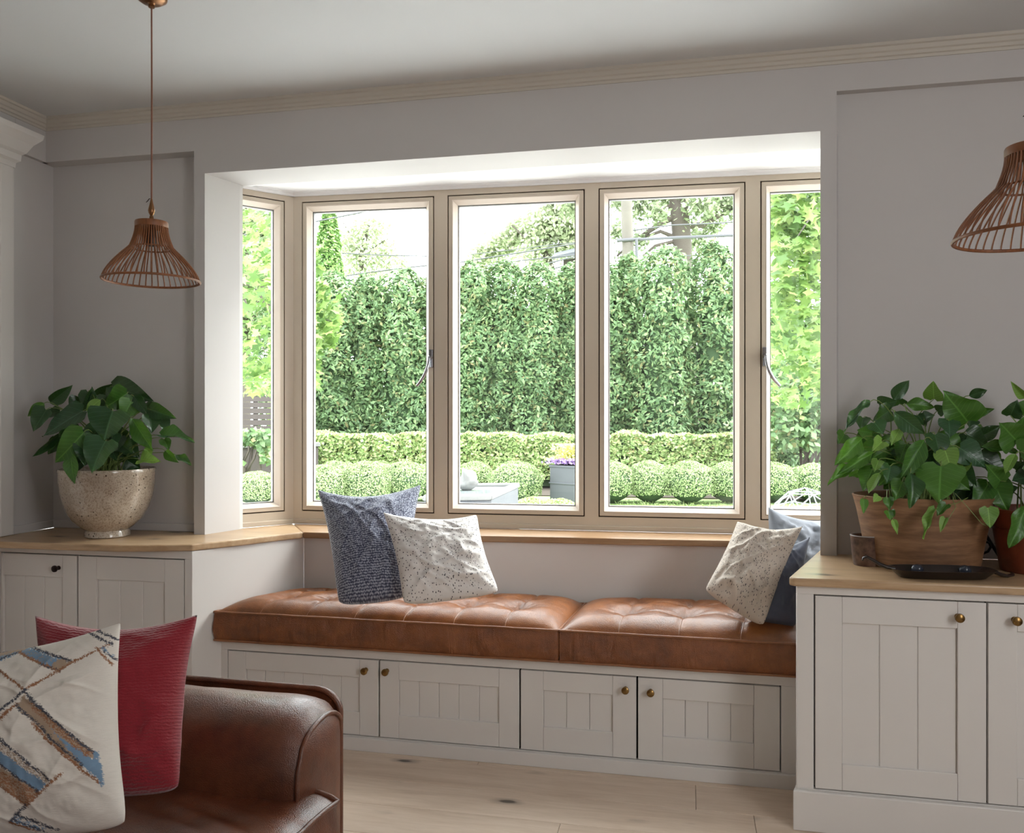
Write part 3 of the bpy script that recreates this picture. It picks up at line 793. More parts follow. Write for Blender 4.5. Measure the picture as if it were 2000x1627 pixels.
# front band
band = []
for k in range(7):
    h = k/6; r = []
    for (x, y, z) in edge:
        zz = z*(1-h)+.24*h; ox = .010*math.sin(math.pi*min(1, h*1.4)) + .004*nz((x, y*2, zz), 14, 6)
        if y > 1.647: r.append((x, y+.004*h, zz))
        else: r.append((x+ox+.014*h, y, zz))
    band.append(r)
m = MB(); m.grid(band); m.build('seat_front', M_brown, sf, sm=180, fix=True)
m = MB(); m.tube([(x+.003, y, z+.001) for x, y, z in edge], .0055, 8); m.build('piping', M_pipe2, sf, sm=60)
m = MB(); m.box(-2.25, -.80, .58, 1.80, .10, .40); m.build('base', M_brown, sf, .02, 3)
m = MB(); m.box(-2.5, -2.2, .55, 1.85, .10, .84); m.build('back', M_brown, sf, .06, 4)
for x, y in ((-.88,.66),(-.88,1.74),(-2.4,.66),(-2.4,1.74)):
    m = MB(); m.lathe([(.018,0),(.028,.10)], (x, y, .0), 12); m.build('leg', M_planter, sf, 0, sm=40)

# ------------------------------------------------------------------ rattan pendant lamps
M_cord = NT('fabric_cord').set(Base_Color=srgb(130, 84, 66), Roughness=.8).m
M_rose = metal('rose_bronze', srgb(150, 108, 76), .34)
def pendant(label, x, y, zr, zc):
    t = thing('pendant_lamp', label, 'lamp', (x, y, zc), 'rattan pendant lamps')
    c = (x, y, zr); top = zr+.172
    prof = []
    for i in range(19):
        a = i/18
        if a < .60:
            q_ = a/.60; r = .137 - .075*(q_**1.45)
        else:
            q_ = (a-.60)/.40; r = .062 - .017*math.sin(q_*math.pi/2)
        prof.append((r, a*.165))
    n = 46
    for k in range(n):
        an = 2*math.pi*k/n; m = MB()
        m.tube([(x+r*math.cos(an), y+r*math.sin(an), zr+h) for r, h in prof], .0020, 5)
        m.build('rib', M_rattan, t, sm=60)
    circ = lambda r, h, N: [(x+r*math.cos(2*math.pi*k/N), y+r*math.sin(2*math.pi*k/N), zr+h) for k in range(N)]
    m = MB(); m.tube(circ(.1375, 0, 64), .0036, 8, True); m.build('rim_ring', M_rattan, t, sm=60)
    m = MB(); m.tube(circ(.0605, .098, 40), .0022, 6, True); m.build('inner_ring', M_rattan, t, sm=60)
    m = MB(); m.lathe([(.0465,.160),(.0475,.163),(.0475,.175),(.046,.178),(.010,.179),(.009,.176),(.043,.160)], c, 40, caps=False); m.build('top_ring', M_rattan, t, sm=40, fix=True)
    m = MB(); m.lathe([(.0065,.174),(.0065,.192),(.0045,.197),(.0085,.204),(.0100,.212),(.0080,.222),(.0045,.236),(.0028,.247),(.0012,.250)], c, 20); m.build('socket', M_rose, t, sm=50)
    m = MB(); m.tube([(x, y, zr+.247), (x-.006, y-.001, zr+.248), (x-.012, y-.002, zr+.240), (x-.016, y-.003, zr+.236)], [.0014,.003,.0036,.003], 8, flat=.4); m.build('hook', M_bronze, t, sm=60)
    m = MB(); m.lathe([(.014,.105),(.016,.115),(.016,.150),(.012,.160),(.0065,.176)], c, 16); m.build('bulb_holder', M_bronze, t, sm=50)
    m = MB(); m.tube([(x, y, zr+.249), (x+.0008, y, (zr+.249+zc)/2), (x, y, zc-.043)], .0024, 6); m.build('cord', M_cord, t, sm=60)
    m = MB(); m.lathe([(.004,-.043),(.009,-.042),(.009,-.036),(.008,-.034),(.011,-.030),(.030,-.027),(.0440,-.017),(.0448,-.014),(.0448,0)], (x, y, zc), 40); m.build('ceiling_rose', M_rose, t, sm=40)
pl_ = P(296, 548, 2.48); pendant('rattan pendant lamp hanging left of the bay window on a long cord', pl_.x, pl_.y, pl_.z, ZC)
pr_ = P(2016, 463, 1.60); pendant('rattan pendant lamp cut by the right edge of the picture', pr_.x, pr_.y, pr_.z, ZC)
# ------------------------------------------------------------------ pots on the worktops
def leaf_mat(name, c1, c2, rough=.34):
    t = NT(name); oi = t.n('ObjectInfo'); v = t.coord('Object', (1, 1, 1)); n1 = t.noise(v, 5, 2)
    u = t.n('UVMap'); sx = t.n('SeparateXYZ', {0: u.outputs[0]})
    # paler midrib and side veins, part of the leaf itself
    mid = t.n('Math', {0: sx.outputs[0], 1: .5}, operation='SUBTRACT'); am = t.n('Math', {0: mid.outputs[0]}, operation='ABSOLUTE')
    k1 = t.ramp(am.outputs[0], [(.008, g(1)), (.03, g(0))])
    vv = t.n('Math', {0: t.n('Math', {0: sx.outputs[1], 1: t.n('Math', {0: am.outputs[0], 1: .55}, operation='MULTIPLY').outputs[0]}, operation='SUBTRACT').outputs[0], 1: 8.0}, operation='MULTIPLY')
    fr = t.n('Math', {0: vv.outputs[0]}, operation='FRACT'); k2 = t.ramp(fr.outputs[0], [(.0, g(.6)), (.10, g(0)), (.92, g(0)), (1.0, g(.6))])
    k = t.n('Math', {0: k1, 1: k2}, operation='MAXIMUM')
    c = t.mix(t.mix(.5, g(0), g(1)), c1, c2); c = t.mix(oi.outputs['Random'], c1, c2)
    c = t.mix(t.n('Math', {0: n1.outputs[0], 1: .3}, operation='MULTIPLY').outputs[0], c, c2)
    c = t.mix(t.n('Math', {0: k.outputs[0], 1: .42}, operation='MULTIPLY').outputs[0], c, tuple(min(1, x*2.3+.03) for x in c2[:3])+(1,))
    t.set(Base_Color=c, Roughness=rough); t.bump(t.n('Math', {0: 1.0, 1: k.outputs[0]}, operation='SUBTRACT').outputs[0], .25, .002)
    tr_ = t.n('BsdfTranslucent', {'Color': t.mix(.5, c, srgb(120, 170, 40))}); mx_ = t.n('MixShader', {0: .22, 1: t.b.outputs[0], 2: tr_.outputs[0]})
    t.t.links.new(mx_.outputs[0], t.out.inputs[0]); return t.m
ML_dark = leaf_mat('leaf_dark_green', srgb(30, 58, 34), srgb(48, 82, 46), .28)
ML_mid = leaf_mat('leaf_green', srgb(50, 92, 34), srgb(76, 122, 44), .36)
ML_lite = leaf_mat('leaf_light_green', srgb(92, 136, 52), srgb(126, 162, 76), .45)
ML_blue = leaf_mat('leaf_blue_green', srgb(34, 66, 44), srgb(58, 94, 62), .26)
M_stem = NT('stem_green').set(Base_Color=srgb(112, 132, 68), Roughness=.5).m
M_soil = paint('potting_soil', srgb(46, 36, 28), .95, .1, .6)

LEAF = {}
def leaf_mesh(kind, mat, fold, curl, wave, seed):
    key = (kind, mat.name, fold, curl, seed)
    if key in LEAF: return LEAF[key]
    NL, NW = 12, 8; vs = []; uv = []
    rn = random.Random(seed); ph = rn.uniform(0, 6)
    for i in range(NL+1):
        t = i/NL
        if kind == 'heart': wd = (math.sin(math.pi*min(1, (t+.10)/1.1)**.62))**.85*.5*(1-.25*t)*1.12
        else: wd = math.sin(math.pi*t**.80)**.9*.5
        if i == NL: wd = .006
        if i == 0: wd = max(wd*.35, .02) if kind != 'heart' else .16
        for j in range(NW+1):
            q = -1+2*j/NW; x = q*wd
            back = -.10*abs(q)**1.5*max(0, 1-t*3.2) if kind == 'heart' else 0
            y = t+back
            z = fold*abs(x)*1.0 - curl*t*t + wave*.05*math.sin(t*11+ph+q*2)*abs(q)**1.5
            vs.append((x, y, z)); uv.append((.5+x, t))
    W = NW+1
    fs = [(i*W+j, i*W+j+1, (i+1)*W+j+1, (i+1)*W+j) for i in range(NL) for j in range(NW)]
    me = fast_mesh('leaf', vs, fs); ul = me.uv_layers.new(name='UVMap'); vi = np.empty(len(me.loops), np.int32); me.loops.foreach_get('vertex_index', vi)
    ul.data.foreach_set('uv', np.array(uv, np.float32)[vi].ravel()); me.materials.append(mat); me.shade_smooth(); LEAF[key] = me
    return me
class Plant:
    def __init__(s, root, soil_c, rad, seed): s.root, s.c, s.rad, s.rn = root, Vector(soil_c), rad, random.Random(seed); s.st = MB()
    def leaf(s, b, t, width, mat, kind='heart', roll=None, stem=True, face=None, curl=None):
        b, t = Vector(b), Vector(t); d = t-b; L = d.length; y = d.normalized()
        cur = curl if curl is not None else s.rn.choice((.06, .16, .28))
        nrm = (Vector((0, 0, H+.9))-b).normalized() if face is None else Vector(face).normalized()
        x = y.cross(nrm).normalized(); z = x.cross(y).normalized()
        roll = s.rn.uniform(-.55, .55) if roll is None else roll
        q = Matrix.Rotation(roll, 3, y); x, z = q @ x, q @ z
        me = leaf_mesh(kind, mat, s.rn.choice((.18, .38)), cur, s.rn.choice((.6, 1.3)), s.rn.randrange(3))
        # the curl drops the tip: raise the chord so that the tip lands where it should
        tip_z = -cur*L
        o = bpy.data.objects.new('leaf', me); COL.objects.link(o); o.parent = s.root; ORG[o.name] = Vector((0, 0, 0))
        ang = math.atan2(cur, 1.0); q2 = Matrix.Rotation(ang, 3, x); y2, z2 = q2 @ y, q2 @ z
        sc = L/math.hypot(1, cur)
        mw = .78 if kind == 'heart' else .92
        M4 = Matrix((( x.x*width/mw, y2.x*sc, z2.x*sc, b.x-s.root.location.x), (x.y*width/mw, y2.y*sc, z2.y*sc, b.y-s.root.location.y), (x.z*width/mw, y2.z*sc, z2.z*sc, b.z-s.root.location.z), (0,0,0,1)))
        o.matrix_local = M4
        if stem:
            r = s.rn; a = r.uniform(0, 6.28); q_ = r.uniform(0, .7)*s.rad
            p0 = s.c + Vector((math.cos(a)*q_, math.sin(a)*q_*.7, -.004)); dirb = (b-p0)
            p1 = p0 + Vector((dirb.x*.22, dirb.y*.22, max(.05, dirb.z*.75+.03))); p2 = b - y*min(.05, L*.5)*.6 + Vector((0,0,.012))
            pts = []
            for k in range(9):
                t_ = k/8; pts.append(p0*(1-t_)**3 + p1*3*t_*(1-t_)**2 + p2*3*t_*t_*(1-t_) + b*t_**3)
            s.st.tube(pts, [.0026-.0012*k/8 for k in range(9)], 6)
    def vine(s, pts): s.st.tube(pts, .0011, 5)
    def done(s): s.st.build('stem', M_stem, s.root, 0, sm=60)

def ceramic():
    t = NT('speckled_glaze'); v = t.coord('Object', (1, 1, 1)); n1 = t.noise(v, 7, 4); n2 = t.noise(v, 150, 3, .6)
    vo = t.n('TexVoronoi', {'Vector': v, 'Scale': 62}); vo2 = t.n('TexVoronoi', {'Vector': v, 'Scale': 210})
    c = t.ramp(n1.outputs[0], [(.3, srgb(152, 136, 120)), (.55, srgb(178, 164, 148)), (.75, srgb(196, 184, 170))])
    c = t.mix(t.ramp(n2.outputs[0], [(.5, g(0)), (.62, g(.5))]), c, srgb(112, 92, 74))
    k = t.n('Math', {0: t.ramp(vo.outputs['Distance'], [(.14, g(1)), (.24, g(0))]), 1: t.ramp(vo.outputs['Color'], [(.55, g(0)), (.62, g(1))])}, operation='MULTIPLY')
    k2 = t.n('Math', {0: t.ramp(vo2.outputs['Distance'], [(.18, g(.8)), (.3, g(0))]), 1: t.ramp(vo2.outputs['Color'], [(.5, g(0)), (.6, g(1))])}, operation='MULTIPLY')
    c = t.mix(k2.outputs[0], c, srgb(92, 68, 50)); c = t.mix(k.outputs[0], c, srgb(58, 40, 30))
    t.set(Base_Color=c, Roughness=.16); t.b.inputs['Coat Weight'].default_value = .5; t.b.inputs['Coat Roughness'].default_value = .06; return t.m
M_glaze = ceramic()
pc = PY(210, 1043, 2.915); pc.z = ZCT
pot = thing('potted_plant', 'leafy green plant in a speckled glazed stoneware bowl on the left worktop', 'plant', pc)
prof = [(.082,0),(.086,.004),(.084,.022),(.080,.028),(.098,.040),(.130,.070),(.156,.115),(.171,.165),(.178,.215),(.181,.262),(.183,.272),(.180,.276),(.176,.272),(.172,.225),(.166,.20)]
m = MB(); m.lathe(prof, pc, 64); m.build('bowl', M_glaze, pot, sm=50)
m = MB(); m.lathe([(.168,.240),(.10,.250),(.001,.254)], pc, 32, caps=False); m.build('soil', M_soil, pot, sm=60)
pl = Plant(pot, pc+Vector((0,0,.25)), .10, 5)
dC = (pc.y)/( (210-CX)/F*ST+CT)
def L1(zx, zy, dd): return P(zx/2.906, 700+zy/2.906, dC+dd)
D_, M_, T_, B_ = ML_dark, ML_mid, ML_lite, ML_blue
left_leaves = [
 (250,255,158,330,60,M_,-.02,'oval'),(285,250,412,150,75,D_,.02,'oval'),(262,292,188,418,86,D_,-.05,'heart'),(470,300,240,445,112,B_,-.10,'heart'),
 (500,290,522,158,72,D_,.06,'heart'),(455,235,398,300,84,D_,.08,'heart'),(575,215,650,140,66,D_,.08,'heart'),(640,160,874,245,104,D_,.04,'heart'),
 (720,198,592,280,125,M_,-.02,'heart'),(570,235,488,300,54,T_,-.06,'oval'),(640,300,592,470,176,B_,-.16,'heart'),(745,245,690,345,104,M_,-.02,'heart'),
 (752,342,872,525,94,M_,-.13,'oval'),(860,292,1002,340,72,D_,-.02,'heart'),(905,355,955,430,66,D_,.0,'heart'),(915,440,1102,472,78,B_,-.06,'heart'),
 (600,470,522,655,142,B_,-.19,'heart'),(475,420,312,592,128,M_,-.16,'heart'),(512,480,480,610,124,D_,-.14,'heart'),(400,535,425,712,72,M_,-.17,'oval'),
 (345,420,182,558,42,D_,-.06,'oval'),(330,462,272,545,62,D_,-.05,'heart'),(832,505,852,570,40,T_,-.12,'oval'),(800,578,915,588,62,T_,-.14,'heart'),
 (940,525,1016,592,52,M_,-.07,'oval'),(1000,548,1086,605,46,D_,-.07,'oval'),(855,330,862,425,78,D_,-.04,'heart'),(760,215,850,335,58,D_,.0,'heart'),
 (780,380,738,438,62,B_,-.1,'heart'),(680,145,720,140,50,D_,.1,'heart'),(340,300,250,330,60,D_,.04,'heart'),(420,370,330,455,80,D_,-.05,'heart'),(560,400,470,500,90,D_,-.1,'heart'),
 (930,460,960,520,50,M_,.02,'heart'),(620,230,560,330,90,D_,.0,'heart'),(820,270,900,310,60,D_,.05,'heart'),(500,190,470,280,60,D_,.06,'heart'),(450,440,430,560,84,D_,-.08,'heart'),(690,440,640,540,60,D_,-.06,'heart')]
for (x0, y0, x1, y1, wd, mt, dd, kd) in left_leaves:
    dd = max(dd, -.17)
    pl.leaf(L1(x0, y0, dd), L1(x1, y1, dd-.015-.02*pl.rn.random()), wd/2.906*dC/F*.98, mt, kd)
for k in range(16):
    a = pl.rn.uniform(0, 6.28); r_ = pl.rn.uniform(.03, .13); b_ = pc+Vector((math.cos(a)*r_, math.sin(a)*r_*.7, .27+pl.rn.uniform(.03, .16)))
    t_ = b_+Vector((math.cos(a)*.07, math.sin(a)*.04, -.03-.05*pl.rn.random())); pl.leaf(b_, t_, .055, ML_dark, 'heart')
pl.done()

# wooden planter
wc = PY(1802, 1090, 2.888); wc.z = ZCT
wp = thing('potted_plant', 'broad-leaved green plants in an oval wooden planter on the right worktop', 'plant', wc)
sy = .75
prof = [(.150,0),(.166,.002),(.170,.014),(.178,.06),(.189,.12),(.202,.185),(.212,.222),(.215,.229),(.210,.231),(.203,.226),(.192,.18),(.185,.16)]
m = MB(); m.lathe(prof, wc, 72, sy=sy); m.build('planter', M_planter, wp, sm=50)
m = MB(); m.lathe([(.197,.200),(.10,.212),(.001,.214)], wc, 32, sy=sy, caps=False); m.build('soil', M_soil, wp, sm=60)
pr = Plant(wp, wc+Vector((0,0,.212)), .15, 9)
dR = wc.y/((1802-CX)/F*ST+CT)
def L2(zx, zy, dd): return P(1600+zx/4.0675, 730+zy/4.0675, dR+dd)
right_leaves = [
 (590,212,718,52,112,D_,.02,'oval'),(405,222,200,465,86,B_,-.02,'oval'),(912,200,905,58,120,T_,.04,'heart'),(1178,378,985,140,240,M_,-.02,'heart'),(1190,175,1335,130,80,D_,.06,'oval'),
 (1205,325,1392,278,66,M_,.05,'oval'),(600,305,838,478,140,B_,-.08,'oval'),(440,390,508,478,126,B_,-.08,'heart'),(832,530,648,830,140,M_,-.12,'oval'),(690,560,632,710,110,M_,-.06,'heart'),
 (1118,590,1318,740,170,B_,-.08,'heart'),(968,735,955,1032,258,M_,-.15,'heart'),(340,515,124,728,140,M_,-.08,'oval'),(425,630,140,805,92,M_,-.10,'oval'),(300,740,66,884,96,M_,-.10,'oval'),
 (420,765,352,935,134,M_,-.12,'heart'),(565,735,538,868,124,B_,-.12,'heart'),(478,790,392,955,84,T_,-.15,'oval'),(725,790,722,1068,138,D_,-.16,'oval'),(1000,610,1062,798,134,T_,-.12,'heart'),
 (1385,865,1502,1098,170,M_,-.10,'heart'),(1340,878,1218,1085,126,M_,-.10,'heart'),(1280,585,1580,628,96,M_,-.06,'oval'),(1180,680,1108,825,96,T_,-.08,'oval'),(1030,375,1036,515,124,B_,-.06,'heart'),
 (690,240,915,268,104,M_,.04,'oval'),(1225,530,1446,412,112,D_,.03,'oval'),(940,300,1010,260,80,D_,.06,'heart'),(560,290,430,380,120,D_,.02,'heart'),(640,240,620,180,90,D_,.06,'heart'),
 (480,250,620,215,110,D_,.04,'heart'),(420,470,300,450,110,D_,.02,'heart'),(780,330,850,420,110,D_,.02,'heart'),(900,620,800,680,100,D_,-.04,'heart'),(960,670,820,790,110,D_,-.08,'heart'),
 (1080,520,1180,500,90,D_,.0,'oval'),(1200,360,1190,430,100,D_,.04,'heart'),(640,440,570,570,80,T_,-.06,'oval'),(500,540,420,620,90,T_,-.08,'heart'),(330,600,270,720,80,M_,-.06,'heart'),
 (740,740,830,770,80,M_,-.12,'heart'),(660,860,600,1010,110,M_,-.15,'heart'),(1250,870,1160,1010,100,D_,-.04,'heart'),(1330,660,1440,770,130,M_,-.04,'heart'),(1380,700,1430,870,120,D_,-.03,'heart'),
 (470,690,440,780,70,T_,-.14,'heart'),(310,780,230,820,80,M_,-.06,'heart'),(200,480,150,560,90,D_,.0,'heart'),(350,350,330,440,90,D_,.05,'heart'),(680,380,640,480,100,D_,-.02,'heart'),(840,360,920,330,90,D_,.0,'heart'),
 (1120,880,1080,960,70,D_,-.06,'heart'),(1010,830,900,820,90,D_,-.05,'heart'),(560,640,640,640,90,D_,-.04,'heart'),(1290,410,1230,460,60,M_,.04,'oval')]
for (x0, y0, x1, y1, wd, mt, dd, kd) in right_leaves:
    pr.leaf(L2(x0, y0, dd), L2(x1, y1, dd-.015-.02*pr.rn.random()), wd/4.0675*dR/F*.98, mt, kd)
trail = [(355,1000,352,1112,52,M_),(552,985,562,1085,64,M_),(548,1090,566,1165,70,M_),(592,1165,622,1278,38,T_),(925,1078,828,1315,64,T_),(1000,1148,962,1262,48,T_),(1010,1040,935,1135,70,M_),(1340,1065,1358,1228,112,T_),(575,1085,600,1140,40,M_),(470,970,430,1020,56,T_)]
for (x0, y0, x1, y1, wd, mt) in trail:
    pr.leaf(L2(x0, y0, -.185), L2(x1, y1, -.195), wd/4.0675*dR/F*.9, mt, 'heart', stem=False, curl=.06)
for v_ in ([(380,965),(350,985),(352,1004)],[(540,920),(536,975),(552,1090),(580,1110),(592,1168)],[(1060,1000),(1085,1060),(1030,1150),(1000,1165)],[(1080,950),(1180,1060),(1290,1190),(1330,1210)],[(1180,985),(1090,1030),(1010,1045),(930,1090)]):
    pr.vine([L2(a, b, -.16 if i == 0 else -.185) for i, (a, b) in enumerate(v_)])
for k in range(26):
    a = pr.rn.uniform(0, 6.28); r_ = pr.rn.uniform(.04, .17); b_ = wc+Vector((math.cos(a)*r_*1.1, math.sin(a)*r_*.5-.02, .24+pr.rn.uniform(.03, .20)))
    t_ = b_+Vector((math.cos(a)*.08, math.sin(a)*.03, -.03-.05*pr.rn.random())); pr.leaf(b_, t_, .06, pr.rn.choice((ML_dark, ML_mid)), 'heart')
pr.done()

# terracotta pot at the right edge
M_terra = NT('glazed_terracotta'); v = M_terra.coord(); n1 = M_terra.noise(v, 12, 4)
M_terra.set(Base_Color=M_terra.ramp(n1.outputs[0], [(.3, srgb(96, 42, 26)), (.7, srgb(138, 66, 42))]), Roughness=.3); M_terra = M_terra.m
tc = Vector((1.066, 2.86, ZCT))
tp = thing('potted_plant', 'broad-leaved plant in a red-brown terracotta pot at the right edge', 'plant', tc)
m = MB(); m.lathe([(.088,0),(.092,.003),(.112,.125),(.114,.132),(.111,.136),(.114,.140),(.122,.182),(.126,.186),(.127,.196),(.122,.198),(.116,.190),(.110,.16)], tc, 56); m.build('pot', M_terra, tp, sm=50)
m = MB(); m.lathe([(.114,.172),(.06,.180),(.001,.182)], tc, 28, caps=False); m.build('soil', M_soil, tp, sm=60)
pt = Plant(tp, tc+Vector((0,0,.18)), .08, 21)
dT = 2.60
def L3(zx, zy, dd): return P(1600+zx/4.0675, 730+zy/4.0675, dT+dd)
for (x0, y0, x1, y1, wd, mt, dd, kd) in [
 (1572,535,1432,388,210,M_,-.04,'heart'),(1560,640,1478,800,86,T_,-.08,'oval'),(1640,1050,1508,1385,150,M_,-.14,'oval'),(1520,330,1572,205,112,D_,.04,'heart'),(1640,190,1520,60,70,T_,.05,'oval'),
 (1440,850,1318,715,130,M_,-.06,'heart'),(1600,620,1760,560,150,M_,-.05,'heart'),(1700,420,1820,300,150,M_,.0,'heart'),(1650,820,1530,850,110,D_,-.06,'heart'),(1680,700,1800,820,140,M_,-.08,'heart'),
 (1500,480,1440,400,80,D_,.04,'heart'),(1560,760,1640,700,90,D_,-.02,'heart'),(1620,330,1720,180,130,M_,.04,'heart'),(1740,880,1860,1060,150,M_,-.1,'heart'),(1590,450,1620,340,110,M_,-.02,'heart'),(1480,930,1580,900,80,D_,-.03,'heart')]:
    pt.leaf(L3(x0, y0, dd), L3(x1, y1, dd-.02), wd/4.0675*dT/F*.98, mt, kd)
pt.done()

# small rustic cup
M_cup = NT('rustic_cup'); v = M_cup.coord('Object', (1,1,1)); n1 = M_cup.noise(v, 14, 5, .6, .5); n2 = M_cup.noise(v, 60, 4)
M_cup.set(Base_Color=M_cup.mix(.3, M_cup.ramp(n1.outputs[0], [(.35, srgb(52, 36, 32)), (.55, srgb(98, 70, 58)), (.72, srgb(150, 118, 98))]), M_cup.ramp(n2.outputs[0], [(.35, srgb(40, 28, 26)), (.7, srgb(150, 120, 100))])), Roughness=.38); M_cup = M_cup.m
cc = PY(1691, 1097, 2.865); cc.z = ZCT
cu = thing('cup', 'small brown rustic cup beside the wooden planter on the right worktop', 'cup', cc)
m = MB(); m.lathe([(.036,0),(.0385,.003),(.042,.030),(.0475,.094),(.0485,.097),(.0465,.099),(.044,.096),(.0395,.02),(.001,.014)], cc, 40, caps=False); m.build('body', M_cup, cu, sm=50)
m = MB(); m.lathe([(.0478,.0955),(.0490,.097),(.0485,.0990),(.0462,.0992),(.0450,.0975)], cc, 40, caps=False); m.build('rim', M_spacer, cu, sm=50)

# long black tray with a curled handle, glass stones on it
trc = Vector((.752, 2.690, ZCT)); ta = R(6)
TT = Matrix.Translation(trc) @ Matrix.Rotation(ta, 4, 'Z')
ty = thing('tray', 'long low black tray with a curled handle in front of the wooden planter', 'tray', trc)
def oval(a, b, z, n=64, p=3.2):
    out = []
    for k in range(n):
        t = 2*math.pi*k/n; cx_, sx_ = math.cos(t), math.sin(t)
        out.append((a*math.copysign(abs(cx_)**(2/p), cx_), b*math.copysign(abs(sx_)**(2/p), sx_), z))
    return out
m = MB(TT); rows = [oval(.115,.036,0), oval(.122,.042,.002), oval(.150,.062,.026), oval(.153,.064,.0275), oval(.149,.061,.0275), oval(.122,.042,.0065), oval(.02,.01,.005), oval(.0005,.0003,.005)]
m.grid([r+[r[0]] for r in rows]).add(rows[0], [tuple(range(63,-1,-1))]); m.build('dish', M_black, ty, sm=40, fix=True)
m = MB(TT); m.tube([(-.135,0,.024),(-.158,.002,.028),(-.178,.006,.036),(-.196,.010,.048),(-.212,.014,.056),(-.222,.015,.052),(-.224,.016,.044)], [.009,.010,.0095,.008,.0075,.006,.0035], 10, flat=.65); m.build('handle', M_black, ty, sm=60)
m = MB(TT); m.tube([(.148,0,.022),(.170,.006,.012),(.196,.020,.004),(.226,.046,.004),(.236,.075,.004)], [.006,.006,.0055,.005,.004], 8); m.build('tail', M_black, ty, sm=60)
M_gs = NT('dark_glass_stone').set(Base_Color=srgb(70, 76, 92), Roughness=.08).m
M_gs.node_tree.nodes['Principled BSDF'].inputs['Transmission Weight'].default_value = .55
for lx, ly, lb in ((-.060, .026, 'clear dark glass pebble on the black tray nearer the cup'), (.078, .026, 'clear dark glass pebble on the black tray nearer the terracotta pot')):
    pw = TT @ Vector((lx, ly, .0065)); o = MB(); o.lathe([(.001,0),(.012,.001),(.0185,.008),(.0175,.018),(.011,.0255),(.001,.028)], pw, 24, sy=.9)
    ob = o.build('glass_pebble', M_gs, None, sm=80); tag(ob, lb, 'pebble', 'glass pebbles on the tray')
# black iron scroll leaning behind, between planter and terracotta pot
sc_ = thing('iron_scroll', 'black wrought iron scroll between the wooden planter and the terracotta pot', 'ornament', PY(1935, 1100, 2.94) * 1.0)
def S(zx, zy, dd=0): return P(1640+zx/5.5556, 980+zy/5.5556, 2.74+dd)
m = MB(); m.tube([S(1490,440), S(1560,425), S(1620,445), S(1640,490), S(1610,540), S(1550,565), S(1480,570)], .0042, 8); m.build('curl', M_iron, sc_, sm=60)
m = MB(); m.tube([S(1790,390,.02), S(1720,410,.02), S(1695,450,.02), S(1730,500,.0), S(1790,540,-.02)], .0042, 8); m.build('curl', M_iron, sc_, sm=60)
m = MB(); m.tube([S(1545,270,.02), S(1600,380,.02), S(1680,510,.0), S(1760,640,-.02)], [.0045,.0055,.006,.005], 8); m.build('bar', M_iron, sc_, sm=60)
# ------------------------------------------------------------------ garden
rng = np.random.default_rng(11)
EXT = .74
def ex(c, k=.16):
    l = .3*c[0]+.6*c[1]+.1*c[2]
    return tuple((x*(1-k)+l*k)*EXT for x in c[:3])+(1,)
def fol_mat(name, stops, trans=.3, rough=.55):
    stops = [(p, ex(c)) for p, c in stops]
    t = NT(name); gm = t.n('NewGeometry'); c = t.ramp(gm.outputs['Random Per Island'], stops)
    t.set(Base_Color=c, Roughness=rough)
    tl = t.n('BsdfTranslucent', {'Color': c}); mx_ = t.n('MixShader', {0: trans, 1: t.b.outputs[0], 2: tl.outputs[0]}); t.t.links.new(mx_.outputs[0], t.out.inputs[0]); return t.m
MF_arb = fol_mat('arborvitae_green', [(0, srgb(84, 124, 70)), (.5, srgb(118, 156, 92)), (.85, srgb(150, 184, 114)), (1, srgb(160, 150, 90))])
MF_tall = fol_mat('cypress_green', [(0, srgb(100, 150, 62)), (.6, srgb(140, 186, 82)), (1, srgb(174, 210, 108))])
MF_box = fol_mat('boxwood_green', [(0, srgb(124, 154, 84)), (.5, srgb(164, 190, 116)), (1, srgb(202, 220, 152))])
MF_low = fol_mat('low_hedge_green', [(0, srgb(128, 164, 76)), (.4, srgb(172, 204, 108)), (.8, srgb(212, 230, 156)), (1, srgb(186, 168, 100))])
MF_maple = fol_mat('maple_green', [(0, srgb(76, 118, 36)), (.4, srgb(112, 154, 52)), (.8, srgb(146, 182, 74)), (1, srgb(176, 196, 100))], .35)
MF_oak = fol_mat('oak_green', [(0, srgb(132, 152, 104)), (.6, srgb(170, 188, 138)), (1, srgb(202, 212, 172))], .4)  # background tree greens paled: haze and overexposure put into the leaf colour
MF_pale = fol_mat('haze_paled_green', [(0, srgb(176, 194, 140)), (.6, srgb(204, 216, 172)), (1, srgb(224, 228, 196))], .4)  # paler still, the haze is in the leaf colour
MF_yel = fol_mat('yellow_foliage', [(0, srgb(206, 206, 70)), (1, srgb(240, 236, 130))], .4)
MF_pur = fol_mat('purple_petals', [(0, srgb(128, 84, 172)), (.6, srgb(172, 132, 210)), (1, srgb(214, 190, 234))], .3)
MF_grass = fol_mat('grass_green', [(0, srgb(150, 186, 90)), (1, srgb(206, 226, 140))], .35)
M_bark = paint('bark', ex(srgb(104, 92, 84)), .9, .1, .5); M_bark2 = paint('pale_pole_wood', ex(srgb(122, 114, 104)), .9, .1, .3)
M_core = paint('core_shade_green', ex(srgb(62, 92, 50)), .95, .1, .3)  # for solid fillers inside foliage; the inner shade is put into this green
M_lawn = paint('lawn', ex(srgb(150, 182, 96)), .95, .1, .3); M_bed = paint('bed_mulch', ex(srgb(84, 70, 58)), .95, .12, .5)
M_fence = paint('fence_boards', ex(srgb(88, 78, 74)), .85, .1, .2); M_lead = paint('weathered_lead', ex(srgb(88, 91, 98)), .7, .1, .2)
M_stone = paint('pale_stone', ex(srgb(130, 129, 127)), .85, .06, .3); M_wire = NT('wire').set(Base_Color=ex(srgb(90, 90, 96)), Roughness=.6).m
M_white = NT('dome_white').set(Base_Color=ex(srgb(150, 152, 160)), Roughness=.4).m

